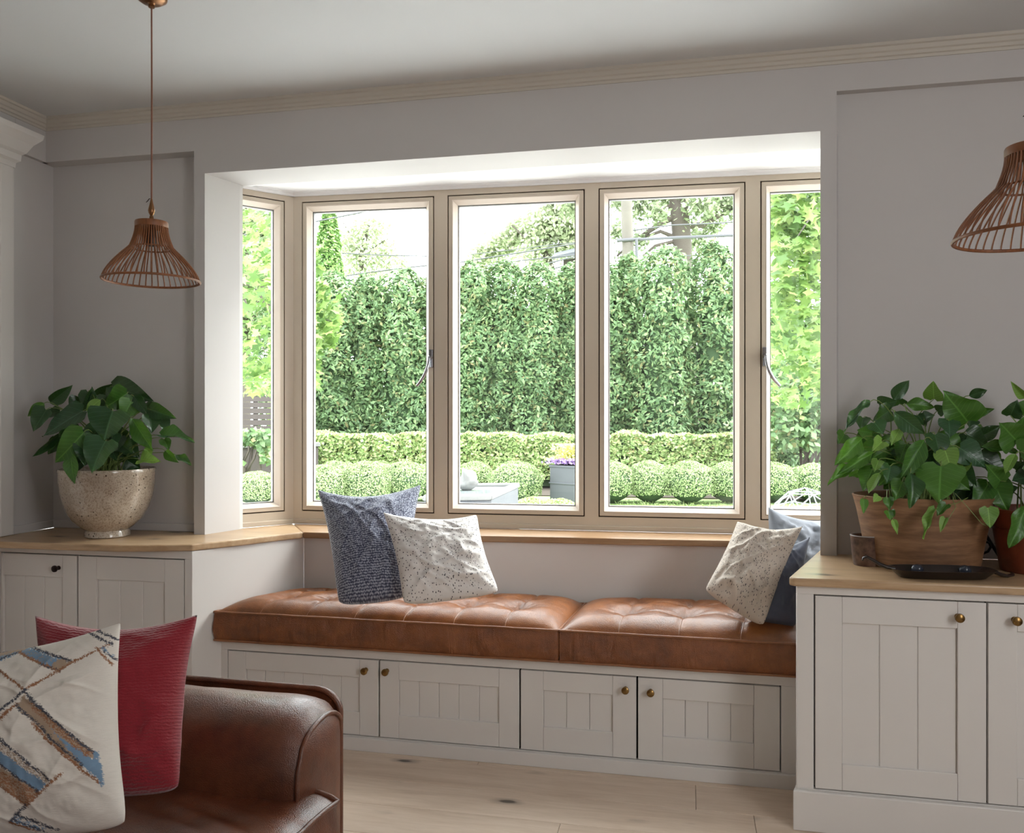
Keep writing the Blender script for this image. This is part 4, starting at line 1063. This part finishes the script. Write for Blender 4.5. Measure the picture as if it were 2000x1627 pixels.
def cards(pts, nrm, size, aspect=.45, jitter=.6, droop=0.0, shape='diamond', seed=0):
    """a small leaf (four or six corners) at every point, turned roughly along the normal"""
    r = np.random.default_rng(seed); n = len(pts); size = size*(.7+.6*r.random(n))[:, None]
    nn = nrm + r.normal(0, jitter, (n, 3)); nn /= np.linalg.norm(nn, axis=1)[:, None]+1e-9
    t = r.normal(0, 1, (n, 3)); t[:, 2] -= droop; t -= (t*nn).sum(1)[:, None]*nn; t /= np.linalg.norm(t, axis=1)[:, None]+1e-9
    b = np.cross(nn, t)
    if shape == 'diamond':
        q = np.stack([pts-t*size*.5, pts-b*size*aspect*.5+t*size*.05, pts+t*size*.5, pts+b*size*aspect*.5+t*size*.05], 1)
        return q.reshape(-1, 3), np.arange(n*4).reshape(n, 4)
    # five-lobed leaf as a fan folded in one ngon
    angs = np.array([0, 22, 52, 78, 118, 150, 210, 242, 282, 308, 338])*math.pi/180; rad = np.array([1, .52, .92, .45, .72, .22, .22, .72, .45, .92, .52])*.55
    q = np.stack([pts + size*rad[k]*(t*math.cos(angs[k]) + b*math.sin(angs[k])) for k in range(11)], 1)
    return q.reshape(-1, 3), np.arange(n*11).reshape(n, 11)
def foliage(name, parent, pts, nrm, size, mat, **kw):
    v, f = cards(np.asarray(pts), np.asarray(nrm), size, **kw)
    o0 = worg(parent) if parent is not None else Vector((0,0,0))
    me = fast_mesh(name, v-np.array(o0), f); me.materials.append(mat)
    o = link(name, me, parent); o['kind'] = 'stuff'; return o
def lump(seed, scale):
    o = np.random.default_rng(seed).uniform(-50, 50, 3)
    def f(p): return noise.noise(Vector((p[0]*scale+o[0], p[1]*scale+o[1], p[2]*scale+o[2])))
    return f
def column_pts(c, r, h, n, seed, taper=.25, lum=.22, top=.35):
    rr = np.random.default_rng(seed); f = lump(seed, 1.6); f2 = lump(seed+5, 4.5); P_, N_ = [], []
    for k in range(n):
        z = h*rr.random()**.92; a = rr.uniform(0, 2*math.pi); t = z/h
        prof = (1-taper*t) * (1 if t < 1-top else math.sqrt(max(0, 1-((t-(1-top))/top)**2)))
        q = np.array((math.cos(a), math.sin(a), z)); w_ = 1+lum*1.6*f((q[0]*r*1.2, q[1]*r*1.2, z))+lum*.9*f2((q[0]*r, q[1]*r, z))
        d = 1-.22*rr.random()**2 + .10*rr.random()**4
        P_.append((c[0]+q[0]*r*prof*w_*d, c[1]+q[1]*r*prof*w_*d, c[2]+z*(1+.035*f2((q[0]*r, q[1]*r, 1))+.025*rr.random()))); N_.append((q[0], q[1], .5+(1.2 if t > 1-top*.5 else 0)))
    return np.array(P_), np.array(N_)
def ball_pts(c, r, h, n, seed, lum=.05, fill=.1):
    rr = np.random.default_rng(seed); f = lump(seed, 3.0); d = rr.normal(0, 1, (n, 3)); d /= np.linalg.norm(d, axis=1)[:, None]
    d[:, 2] = np.where(d[:, 2] < -.55, -d[:, 2], d[:, 2])
    w_ = np.array([1+lum*2*f(x) for x in d])*(1-fill*rr.random(n)**2)
    rad_ = np.sqrt(np.maximum(1e-6, 1-d[:, 2]**2)); low = d[:, 2] < 0
    d2 = d.copy(); d2[low, 0] /= rad_[low]**.75; d2[low, 1] /= rad_[low]**.75
    p = d2*w_[:, None]*np.array((r, r, h*.52)); return p+np.array(c)+np.array((0, 0, h*.5)), d
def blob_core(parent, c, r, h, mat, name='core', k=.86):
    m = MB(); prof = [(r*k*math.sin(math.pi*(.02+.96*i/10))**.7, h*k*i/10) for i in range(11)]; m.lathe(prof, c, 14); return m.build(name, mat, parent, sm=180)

gr = MB(); gr.box(-30, 40, 3.9, 60, -.15, -.005); struct(gr.build('ground', M_lawn))
bd = MB(); bd.prism([(-8,12.5),(12,13.2),(12,17.5),(-8,17.5)], -.1, .012); struct(bd.build('flower_bed', M_bed))
gp_ = np.stack([rng.uniform(-1, 5, 5000), rng.uniform(9.2, 12.2, 5000), np.full(5000, .02)], 1)
gx = foliage('grass', None, gp_, np.tile((1., 0, 0), (5000, 1)), .07, MF_grass, aspect=.12, jitter=.8, seed=2); tag(gx, 'short lawn grass in front of the clipped box balls', 'grass', kind='stuff')

# tall clipped arborvitae wall: (pixel column, distance, radius px, top row)
hedge = [(560,17.4,60,548,'half hidden behind the left corner post'),(648,16.8,52,541,'below the cypress'),(716,17.0,44,548,'third from the left in the first front window'),(790,16.8,58,536,'right half of the first front window'),(862,17.2,52,540,'behind the first mullion'),
         (922,16.8,46,522,'left side of the second window'),(985,17.0,50,518,'middle of the second window'),(1050,16.7,52,524,'right of middle in the second window'),(1118,16.9,48,524,'right side of the second window'),(1182,16.7,54,520,'behind the second mullion'),
         (1230,17.0,46,508,'left side of the third window'),(1297,16.3,62,492,'broad one in the middle of the third window'),(1396,16.5,58,484,'tallest on the right of the third window'),(1462,17.0,44,520,'behind the third mullion'),(1540,17.6,60,600,'behind the maple on the right'),(1630,17.8,60,600,'farthest right, behind the jamb')]
for i, (u, d, rp, vt, ds) in enumerate(hedge):
    b0 = P(u, CY, d); b0.z = 0; h = P(u, vt, d).z; r = rp*d/F*1.00
    t = thing('arborvitae', 'tall arborvitae in the green hedge wall, '+ds, 'tree', b0, 'arborvitae hedge at the back of the garden')
    p, n = column_pts(b0, r, h, 11500, 100+i, .16, .36, .16)
    foliage('foliage', t, p, n, .115, MF_arb, aspect=.42, jitter=.8, droop=.3, seed=i)
    blob_core(t, b0, r*.72, h*1.08, M_core, 'filler_core')  # solid filler inside the leaves, so that gaps show no sky
# conical cypress behind
b0 = P(641, CY, 21); b0.z = 0; h = P(641, 414, 21).z
t = thing('cypress', 'tall bright green conical cypress rising above the hedge in the first window', 'tree', b0)
p, n = column_pts(b0, .52, h, 9000, 61, .30, .16, .42); foliage('foliage', t, p, n, .13, MF_tall, aspect=.5, jitter=.75, seed=61); blob_core(t, b0, .40, h, M_core, 'filler_core', .9)  # the inner body is a solid filler behind the leaves

# low leafy hedge in front
lh = thing('low_hedge', 'low pale green leafy hedge running along the foot of the arborvitae', 'hedge', tuple(P(1050, CY, 14.5).xy)+(0,))
P_, N_ = [], []; f = lump(7, 1.4); rr = np.random.default_rng(8)
a0, a1 = P(615, CY, 14.6), P(1510, CY, 14.2)
for k in range(20000):
    a = rr.random(); zz = rr.random(); th = rr.uniform(-1, 1)
    hh = .93+.10*f((a*18, 0, 0)); z = .18+zz*(hh-.18); q = a0.lerp(a1, a)
    yy = -.42 if rr.random() < .62 else rr.uniform(-.42, .3)
    if yy > -.41: z = hh-.04*rr.random()
    P_.append((q.x, q.y+yy+.10*f((a*30, z*2, 1))+.06*rr.random(), z)); N_.append((0, -.6, .8))
foliage('foliage', lh, P_, N_, .085, MF_low, aspect=.6, jitter=.7, seed=8)
m = MB(); m.prism([(a0.x,a0.y-.22),(a1.x,a1.y-.22),(a1.x,a1.y+.25),(a0.x,a0.y+.25)], .02, .74); m.build('filler_core', M_core, lh, .08)  # solid filler block inside the hedge, closing gaps between leaves

# clipped box balls: (u, distance, radius px, height px of top row)
balls = [(500,11.6,42,922),(560,11.9,40,918),(628,11.3,46,910),(660,12.4,42,902),(712,11.5,44,903),(735,12.6,38,902),(790,11.9,46,902),(848,12.2,40,906),(925,12.3,36,902),(1007,11.8,46,903),
         (1196,11.9,42,903),(1268,11.9,40,902),(1346,11.8,44,902),(1424,11.9,44,904),(1506,12.0,46,904),(1590,12.0,48,906),(1660,12.2,46,905)]
where = ['leftmost, seen through the angled side window','second from the left, near the corner post','behind the point of the navy pillow at left','small one tucked behind the first front row','in the middle of the first front window','small one behind the middle of the first window','on the right of the first window','behind the first mullion','left of the fountain trough','large one right of the fountain trough',
         'at the left edge of the third window','second from left in the third window','third from left in the third window','at the right edge of the third window','left in the fourth window above the dome','above the dome frame at right','farthest right behind the jamb']
for i, ((u, d, rp, vt), ds) in enumerate(zip(balls, where)):
    b0 = P(u, CY, d); b0.z = .0; h = P(u, vt, d).z; r = rp*d/F*1.16
    t = thing('box_ball', 'clipped round box bush, '+ds, 'bush', b0, 'clipped box balls')
    p, n = ball_pts(b0, r, h, 8000, 300+i); foliage('foliage', t, p, n, .025, MF_box, aspect=.6, jitter=.6, seed=300+i)
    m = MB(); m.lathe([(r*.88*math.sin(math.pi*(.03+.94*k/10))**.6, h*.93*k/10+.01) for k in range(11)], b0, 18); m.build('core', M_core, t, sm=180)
for i, (u, d, rp, vt, ds) in enumerate([(1035,9.9,34,974,'left of the two by the trough'),(1092,9.8,42,976,'right of the two, in front of the planter')]):
    b0 = P(u, CY, d); b0.z = -.02; h = P(u, vt, d).z+.02; r = rp*d/F
    t = thing('box_mound', 'low yellow green clipped mound, '+ds, 'bush', b0, 'low clipped mounds')
    p, n = ball_pts(b0, r, h, 2200, 340+i); foliage('foliage', t, p, n, .034, MF_grass, aspect=.6, jitter=.6, seed=340+i); m = MB(); m.lathe([(r*.88*math.sin(math.pi*(.03+.94*k/10))**.6, h*.9*k/10+.0) for k in range(11)], b0, 18); m.build('core', M_lawn, t, sm=180)

# fountain trough
zt_ = .54; q = [PZ(826, 968, zt_), PZ(960, 966, zt_), PZ(1014, 943, zt_), PZ(868, 944, zt_)]
ctr = (q[0]+q[1]+q[2]+q[3])/4
ft = thing('fountain_trough', 'grey square stone trough with rough pale rim and water in the garden', 'fountain', (ctr.x, ctr.y, 0))
def inset(k): return [tuple((p*(1-k)+ctr*k).xy) for p in q]
m = MB(); o_, i_ = inset(.02), inset(.16)
for k in range(4): m.prism([o_[k], o_[(k+1)%4], i_[(k+1)%4], i_[k]], 0, zt_-.05)
m.build('tank', M_lead, ft, .01)
m = MB(); o_, i_ = inset(-.02), inset(.18)
for k in range(4): m.prism([o_[k], o_[(k+1)%4], i_[(k+1)%4], i_[k]], zt_-.05, zt_)
m.build('rim', M_stone, ft, .015, 3)
for k in range(4):
    a_, b_ = [Vector(o+(0,)) for o in (inset(.005)[k], inset(.005)[(k+1)%4])]
    for z in (.06, .30):
        m = MB(); m.tube([a_+Vector((0,0,z)), b_+Vector((0,0,z))], .014, 8); m.build('moulding', M_lead, ft, sm=60)
m = MB(); m.prism(inset(.17), .2, zt_-.03); m.build('water', NT('water').set(Base_Color=ex(srgb(150, 160, 160)), Roughness=.05).m, ft)
m = MB(); pp = PZ(903, 958, zt_-.02); pp = Vector((pp.x, pp.y+.15, zt_-.04))
rows = []
for i in range(13):
    r = []
    for j in range(17):
        th, ph = math.pi*i/12, 2*math.pi*j/16; v3 = Vector((math.sin(th)*math.cos(ph)*.10, math.sin(th)*math.sin(ph)*.10, (1-math.cos(th))*.10)); v3 *= 1+.35*nz(v3, 12, 4); v3.x += .05*(v3.z/.2)*math.sin(v3.z*14); r.append(pp+v3)
    rows.append(r)
m.grid(rows); tag(m.build('garden_statue', M_stone, None, sm=80, fix=True), 'small pale stone figure on the rim of the garden trough', 'statue')

# square planter with flowers
c0 = [PZ(1074, 981, 0.02), PZ(1121, 985, 0.02)]; wv = (c0[1]-c0[0]); dv = Vector((-wv.y, wv.x, 0)).normalized()*wv.length; base = c0[0]+wv/2+dv/2; base.z = 0
hz = P(1098, 908, c0[0].dot(Vector((-ST, CT, 0)))).z
gpn = thing('garden_planter', 'tall square lead planter with purple flowers and yellow foliage in the garden', 'planter', base)
def sq(k, b=base): return [tuple((b+(wv*sx+dv*sy_)*.5*k).xy) for sx, sy_ in ((-1,-1),(1,-1),(1,1),(-1,1))]
m = MB(); m.prism(sq(1.0), 0, hz); m.build('box', M_lead, gpn, .006)
for z0, z1 in ((0,.03),(hz*.52,hz*.52+.022),(hz-.03,hz)):
    m = MB(); m.prism(sq(1.06), z0, z1); m.build('band', M_lead, gpn, .005)
rr = np.random.default_rng(5); n_ = 900
pp = np.array(base)+np.stack([rr.normal(0,.13,n_), rr.normal(0,.13,n_), hz+.02+.07*rr.random(n_)], 1); foliage('flowers', gpn, pp, np.tile((0,-.6,.8),(n_,1)), .045, MF_pur, aspect=.8, jitter=.7, seed=5)
pp = np.array(base)+np.stack([rr.normal(0,.12,n_), rr.normal(0,.10,n_), hz+.08+.22*rr.random(n_)], 1); foliage('foliage', gpn, pp, np.tile((0,-.6,.8),(n_,1)), .055, MF_yel, aspect=.5, jitter=.8, seed=6)

# geodesic dome frame
dc = P(1572, CY, 9.6); dc.z = .0; dr = 66*9.6/F
dm = thing('garden_dome', 'white metal geodesic dome frame on the grass in the fourth window', 'garden ornament', dc)
bm = bmesh.new(); bmesh.ops.create_icosphere(bm, subdivisions=2, radius=dr)
for e_ in bm.edges:
    a_, b_ = e_.verts[0].co, e_.verts[1].co
    if a_.z > -.02 and b_.z > -.02:
        m = MB(); m.tube([dc+Vector((a_.x, a_.y, max(.006, a_.z*1.05))), dc+Vector((b_.x, b_.y, max(.006, b_.z*1.05)))], .0075, 6); m.build('strut', M_white, dm, sm=60)
bm.free()

# slatted fence and low wall at the far left
f0, f1 = P(405, CY, 14.3), P(590, CY, 14.9)
fn = thing('slat_fence', 'dark horizontal slat fence seen through the angled side window', 'fence', (f0.x, f0.y, 0))
zb = [1.62-.105*k for k in range(14)]
ang = math.atan2(f1.y-f0.y, f1.x-f0.x); Lf = (f1-f0).length; TFn = Matrix.Translation((f0.x, f0.y, 0)) @ Matrix.Rotation(ang, 4, 'Z')
for z in zb:
    m = MB(TFn); m.box(0, Lf, 0, .022, z, z+.092); m.build('slat', M_fence, fn)
for k in range(3):
    m = MB(TFn); x = .05+(Lf-.1)*k/2; m.box(x-.04, x+.04, .024, .10, 0, 1.8); m.build('post', M_fence, fn)
lw = MB(); q0, q1 = P(425, CY, 13.3), P(585, CY, 13.9); TLw = Matrix.Translation((q0.x, q0.y, 0)) @ Matrix.Rotation(math.atan2(q1.y-q0.y, q1.x-q0.x), 4, 'Z')
gw = thing('garden_wall', 'low stone garden wall with grey coping in front of the slat fence', 'wall', (q0.x, q0.y, 0))
m = MB(TLw); m.box(0, 1.6, -.15, .05, 0, .74); m.build('masonry', M_fence, gw); m = MB(TLw); m.box(-.03, 1.63, -.19, .09, .74, .81); m.build('coping', M_stone, gw, .01)

# near maple boughs
def bough(name, label, boxes, n, size, seed, trunk):
    b0 = trunk[0]; t = thing(name, label, 'tree', b0)
    P_ = []; rr = np.random.default_rng(seed)
    f = lump(seed, 2.2)
    for (u0, u1, v0, v1, d0, d1, k) in boxes:
        c = 0
        while c < int(n*k):
            u, v, d = rr.uniform(u0, u1), rr.uniform(v0, v1), rr.uniform(d0, d1); p = P(u, v, d)
            if f(p) > -.02+.2*rr.random()-.1: P_.append(tuple(p)); c += 1
    P_ = np.array(P_); N_ = np.tile((-.1, -.5, .8), (len(P_), 1))
    foliage('foliage', t, P_, N_, size, MF_maple, jitter=.55, droop=.8, shape='maple', seed=seed)
    m = MB(); m.tube(trunk, [.09]+[.05]*(len(trunk)-1), 10); m.build('trunk', M_bark, t, sm=60)
    rr2 = random.Random(seed); m = MB()
    for k in range(9):
        a_ = trunk[-1 - (k % 2)]; q_ = Vector(P_[rr2.randrange(len(P_))]); m.tube([a_, a_.lerp(q_, .5)+Vector((0,0,.15)), q_], [.02, .010, .004], 6)
    m.build('branch', M_bark, t, sm=60)
gx_ = lambda u, d, z: (lambda p: Vector((p.x, p.y, z)))(P(u, CY, d))
bough('maple_tree', 'yellow green maple bough overhanging at left, seen through the angled window', [(340,560,470,770,5.6,7.5,.55),(560,625,480,760,6.2,7.4,.22),(600,662,520,680,6.4,7.2,.12),(360,560,360,520,7,9,.3)], 2600, .105, 71, [gx_(250,7.6,0), gx_(262,7.4,1.3), gx_(300,7.2,2.2), gx_(420,7,2.6)])
bough('maple_tree', 'yellow green maple filling the upper fourth window at right', [(1508,1720,330,690,5.4,7.0,1.0),(1500,1560,360,500,6.0,7.2,.12),(1505,1720,660,790,7.4,8.6,.35)], 3000, .115, 72, [gx_(1800,7.4,0), gx_(1790,7.3,1.5), gx_(1750,7.2,2.6), gx_(1650,7,3.1)])
# bushy undergrowth on the right beneath the maple and at left by the fence
for nm, lb, u0, u1, v0, v1, d0, d1, n, sd, mt in (('shrub','twiggy green shrub under the maple at right behind the box balls',1490,1700,690,880,12.6,14.5,5200,81,MF_arb),('shrub','loose green shrub by the slat fence at left',525,605,660,880,15.3,16.0,2600,82,MF_low),('shrub','dark green shrub in front of the stone wall at far left',440,530,840,905,12.4,12.9,700,83,MF_arb)):
    c = P((u0+u1)/2, CY, (d0+d1)/2); c.z = 0; t = thing(nm, lb, 'shrub', c); rr = np.random.default_rng(sd); f = lump(sd, 1.5); P_ = []
    while len(P_) < n:
        p = P(rr.uniform(u0, u1), rr.uniform(v0, v1), rr.uniform(d0, d1))
        if f(p) > -.15: P_.append(tuple(p))
    foliage('foliage', t, P_, np.tile((0,-.5,.8),(n,1)), .13, mt, aspect=.6, jitter=.8, seed=sd)
    m = MB(); r2 = random.Random(sd)
    for k in range(8): q_ = P_[r2.randrange(n)]; m.tube([Vector((c.x+r2.uniform(-.4,.4), c.y, 0)), Vector(q_)*.6+Vector((c.x, c.y, .3))*.4, Vector(q_)], [.035,.02,.01], 6)
    m.build('stem', M_bark, t, sm=60)

# trees beyond the hedge
def tree(label, trunk, rad, limbs, clumps, n, size, mat, seed, nm='tree'):
    t = thing(nm, label, 'tree', (trunk[0].x, trunk[0].y, 0), 'trees beyond the hedge')
    m = MB(); m.tube(trunk, rad, 12); m.build('trunk', M_bark, t, sm=60)
    for l, r in limbs:
        m = MB(); m.tube(l, r, 8); m.build('limb', M_bark, t, sm=60)
    rr = np.random.default_rng(seed); P_ = []; w_ = np.array([c[3] for c in clumps], float)**2; w_ /= w_.sum()
    for (u, v, d, rp), k in zip(clumps, w_):
        c = np.array(P(u, v, d)); r = rp*d/F; q_ = rr.normal(0, .45, (int(n*k)+1, 3))*r; P_.append(c+q_)
    P_ = np.concatenate(P_); foliage('foliage', t, P_, np.tile((0,-.4,.8),(len(P_),1)), size, mat, aspect=.55, jitter=.9, seed=seed)
d = 30.0
oak_t = [gx_(1350, d, 0), P(1338, 620, d), P(1334, 500, d), P(1328, 420, d), P(1318, 340, d), P(1310, 240, d)]
tree('large oak with a thick grey trunk behind the hedge in the third window', oak_t, [.42,.36,.34,.34,.30,.24],
     [([P(1322,420,d),P(1285,440,d),P(1240,470,d),P(1205,500,d)],[.14,.10,.07,.04]),([P(1335,470,d),P(1290,452,d),P(1245,468,d)],[.10,.07,.04]),([P(1330,440,d),P(1372,440,d),P(1410,418,d),P(1450,392,d)],[.15,.11,.08,.05]),([P(1320,400,d),P(1280,410,d),P(1230,405,d)],[.09,.06,.03]),([P(1325,470,d),P(1280,480,d),P(1255,500,d)],[.08,.06,.03])],
     [(1210,392,30,30),(1255,400,30,34),(1300,385,31,30),(1205,455,30,18),(1370,400,29,36),(1410,395,30,34),(1440,405,30,30),(1390,440,31,26),(1360,470,31,22),(1250,470,30,20),(1225,500,30,18),(1285,420,29,22),(1120,400,32,34),(1330,340,30,60),(1230,330,30,60),(1430,330,30,60),(1120,330,31,50)], 12000, .20, MF_oak, 91, 'oak_tree')
d = 34.0
tree('pale leafy tree rising over the hedge in the second window', [gx_(1090,d,0),P(1085,560,d),P(1060,480,d),P(1100,400,d)], [.3,.24,.18,.10],
     [([P(1075,500,d),P(1030,470,d),P(1000,440,d)],[.08,.05,.03]),([P(1085,500,d),P(1110,430,d),P(1125,380,d)],[.08,.05,.03])],
     [(1100,420,34,44),(1060,440,34,44),(1015,455,35,40),(980,480,35,34),(940,500,35,30),(1110,480,34,34),(1050,490,34,34),(1090,390,34,34),(1130,440,34,34)], 10000, .22, MF_pale, 92)
d = 38.0
tree('very pale thin tree against the sky in the first window', [gx_(715,d,0),P(712,560,d),P(705,500,d),P(720,440,d)], [.24,.18,.13,.07],
     [([P(706,510,d),P(690,470,d),P(668,430,d)],[.06,.04,.02]),([P(708,500,d),P(735,480,d),P(760,465,d)],[.06,.04,.02])],
     [(700,450,38,42),(740,440,38,40),(720,490,38,46),(680,480,38,36),(760,490,38,34),(690,520,38,34),(745,525,38,36),(790,520,38,22)], 4200, .20, MF_pale, 93)
d = 26.0
tree('green tree behind the maple at the far left', [gx_(470,d,0),P(475,560,d),P(480,440,d),P(490,380,d)], [.3,.24,.18,.10],
     [([P(478,470,d),P(510,430,d),P(540,410,d)],[.08,.05,.03])],
     [(480,430,26,44),(520,450,26,44),(550,480,26,44),(440,460,26,50),(500,520,26,50),(545,540,26,50),(470,560,26,50),(420,520,26,50),(510,610,26,60),(560,620,26,50),(450,640,26,60),(380,560,26,70)], 9000, .24, MF_oak, 94)

# utility pole, wires, neighbour's eaves
d = 27.0
up_ = thing('utility_pole', 'pale wooden utility pole with a grey conduit behind the hedge', 'pole', gx_(1226, d, 0))
m = MB(); m.tube([gx_(1231, d, 0), P(1229,600,d), P(1226,470,d), P(1221,300,d), P(1218,200,d)], [.21,.20,.19,.175,.16], 16); m.build('post', M_bark2, up_, sm=60)
m = MB(); m.tube([gx_(1250, d-.25, 0), P(1246,600,d-.25), P(1243,467,d-.25)], .05, 8); m.build('conduit', M_wire, up_, sm=60)
m = MB(); m.tube([P(1205,470,d-.2), P(1250,467,d-.2)], .06, 8); m.build('bracket', M_wire, up_, sm=60)
wires = [([(1222,452),(1310,440),(1400,436),(1480,430)],27,.016,'upper overhead wire from the pole in the third window'),([(1205,470),(1300,465),(1445,459),(1620,452)],27,.035,'thick overhead cable from the pole in the third window'),([(1330,500),(1390,498),(1445,496),(1520,494)],27,.012,'thin low wire beside the oak trunk'),
         ([(440,470),(500,452),(620,432),(720,412),(860,380)],20,.012,'wire crossing the tip of the cypress'),([(440,508),(500,512),(610,492),(760,499),(880,501)],22,.010,'level wire across the middle of the cypress'),([(600,552),(700,535),(800,522),(900,512),(1130,475)],22,.012,'wire sloping over the hedge top in the first window'),
         ([(640,572),(740,566),(840,556),(900,548),(1020,527),(1140,497)],20,.012,'wire climbing to the right across the second window'),([(640,580),(740,576),(840,569),(900,564),(1000,545),(1140,510)],18,.010,'lowest wire across the hedge in the first two windows'),([(920,497),(1000,488),(1080,478),(1140,472)],24,.008,'thin pale wire before the pale tree in the second window'),([(935,522),(1000,511),(1080,502),(1130,498)],24,.012,'dark wire running to the eaves in the second window')]
for pts_, d_, r_, lb in wires:
    m = MB(); m.tube([P(u, v, d_) for u, v in pts_], r_*1.5, 6); tag(m.build('overhead_wire', M_wire, None, sm=60), lb, 'wire', 'overhead wires')
d = 28.0
nh = thing('neighbour_roof', 'grey eaves of a neighbouring house above the hedge in the second window', 'roof', gx_(1135, d, 0))
a_, b_, c_ = P(1080, 503, d), P(1180, 482, d), P(1180, 520, d)
m = MB(); m.add([P(1076,502,d),P(1190,476,d),P(1190,468,d+3),P(1084,494,d+3)]+[P(1078,506,d),P(1190,490,d),P(1190,482,d+3),P(1084,500,d+3)], [(3,2,1,0),(4,5,6,7),(0,1,5,4),(1,2,6,5),(2,3,7,6),(3,0,4,7)]); m.build('roof_edge', M_lead, nh)
m = MB(); q_ = P(1096, 512, d+.6); q2 = P(1190, 500, d+.6); m.add([P(1100,508,d+.6),P(1190,492,d+.6),P(1190,492,d+4),P(1100,508,d+4)]+[Vector((p.x,p.y,0)) for p in (P(1100,508,d+.6),P(1190,492,d+.6),P(1190,492,d+4),P(1100,508,d+4))], [(0,1,2,3),(7,6,5,4),(0,4,5,1),(1,5,6,2),(2,6,7,3),(3,7,4,0)]); m.build('house_wall', M_fence, nh)
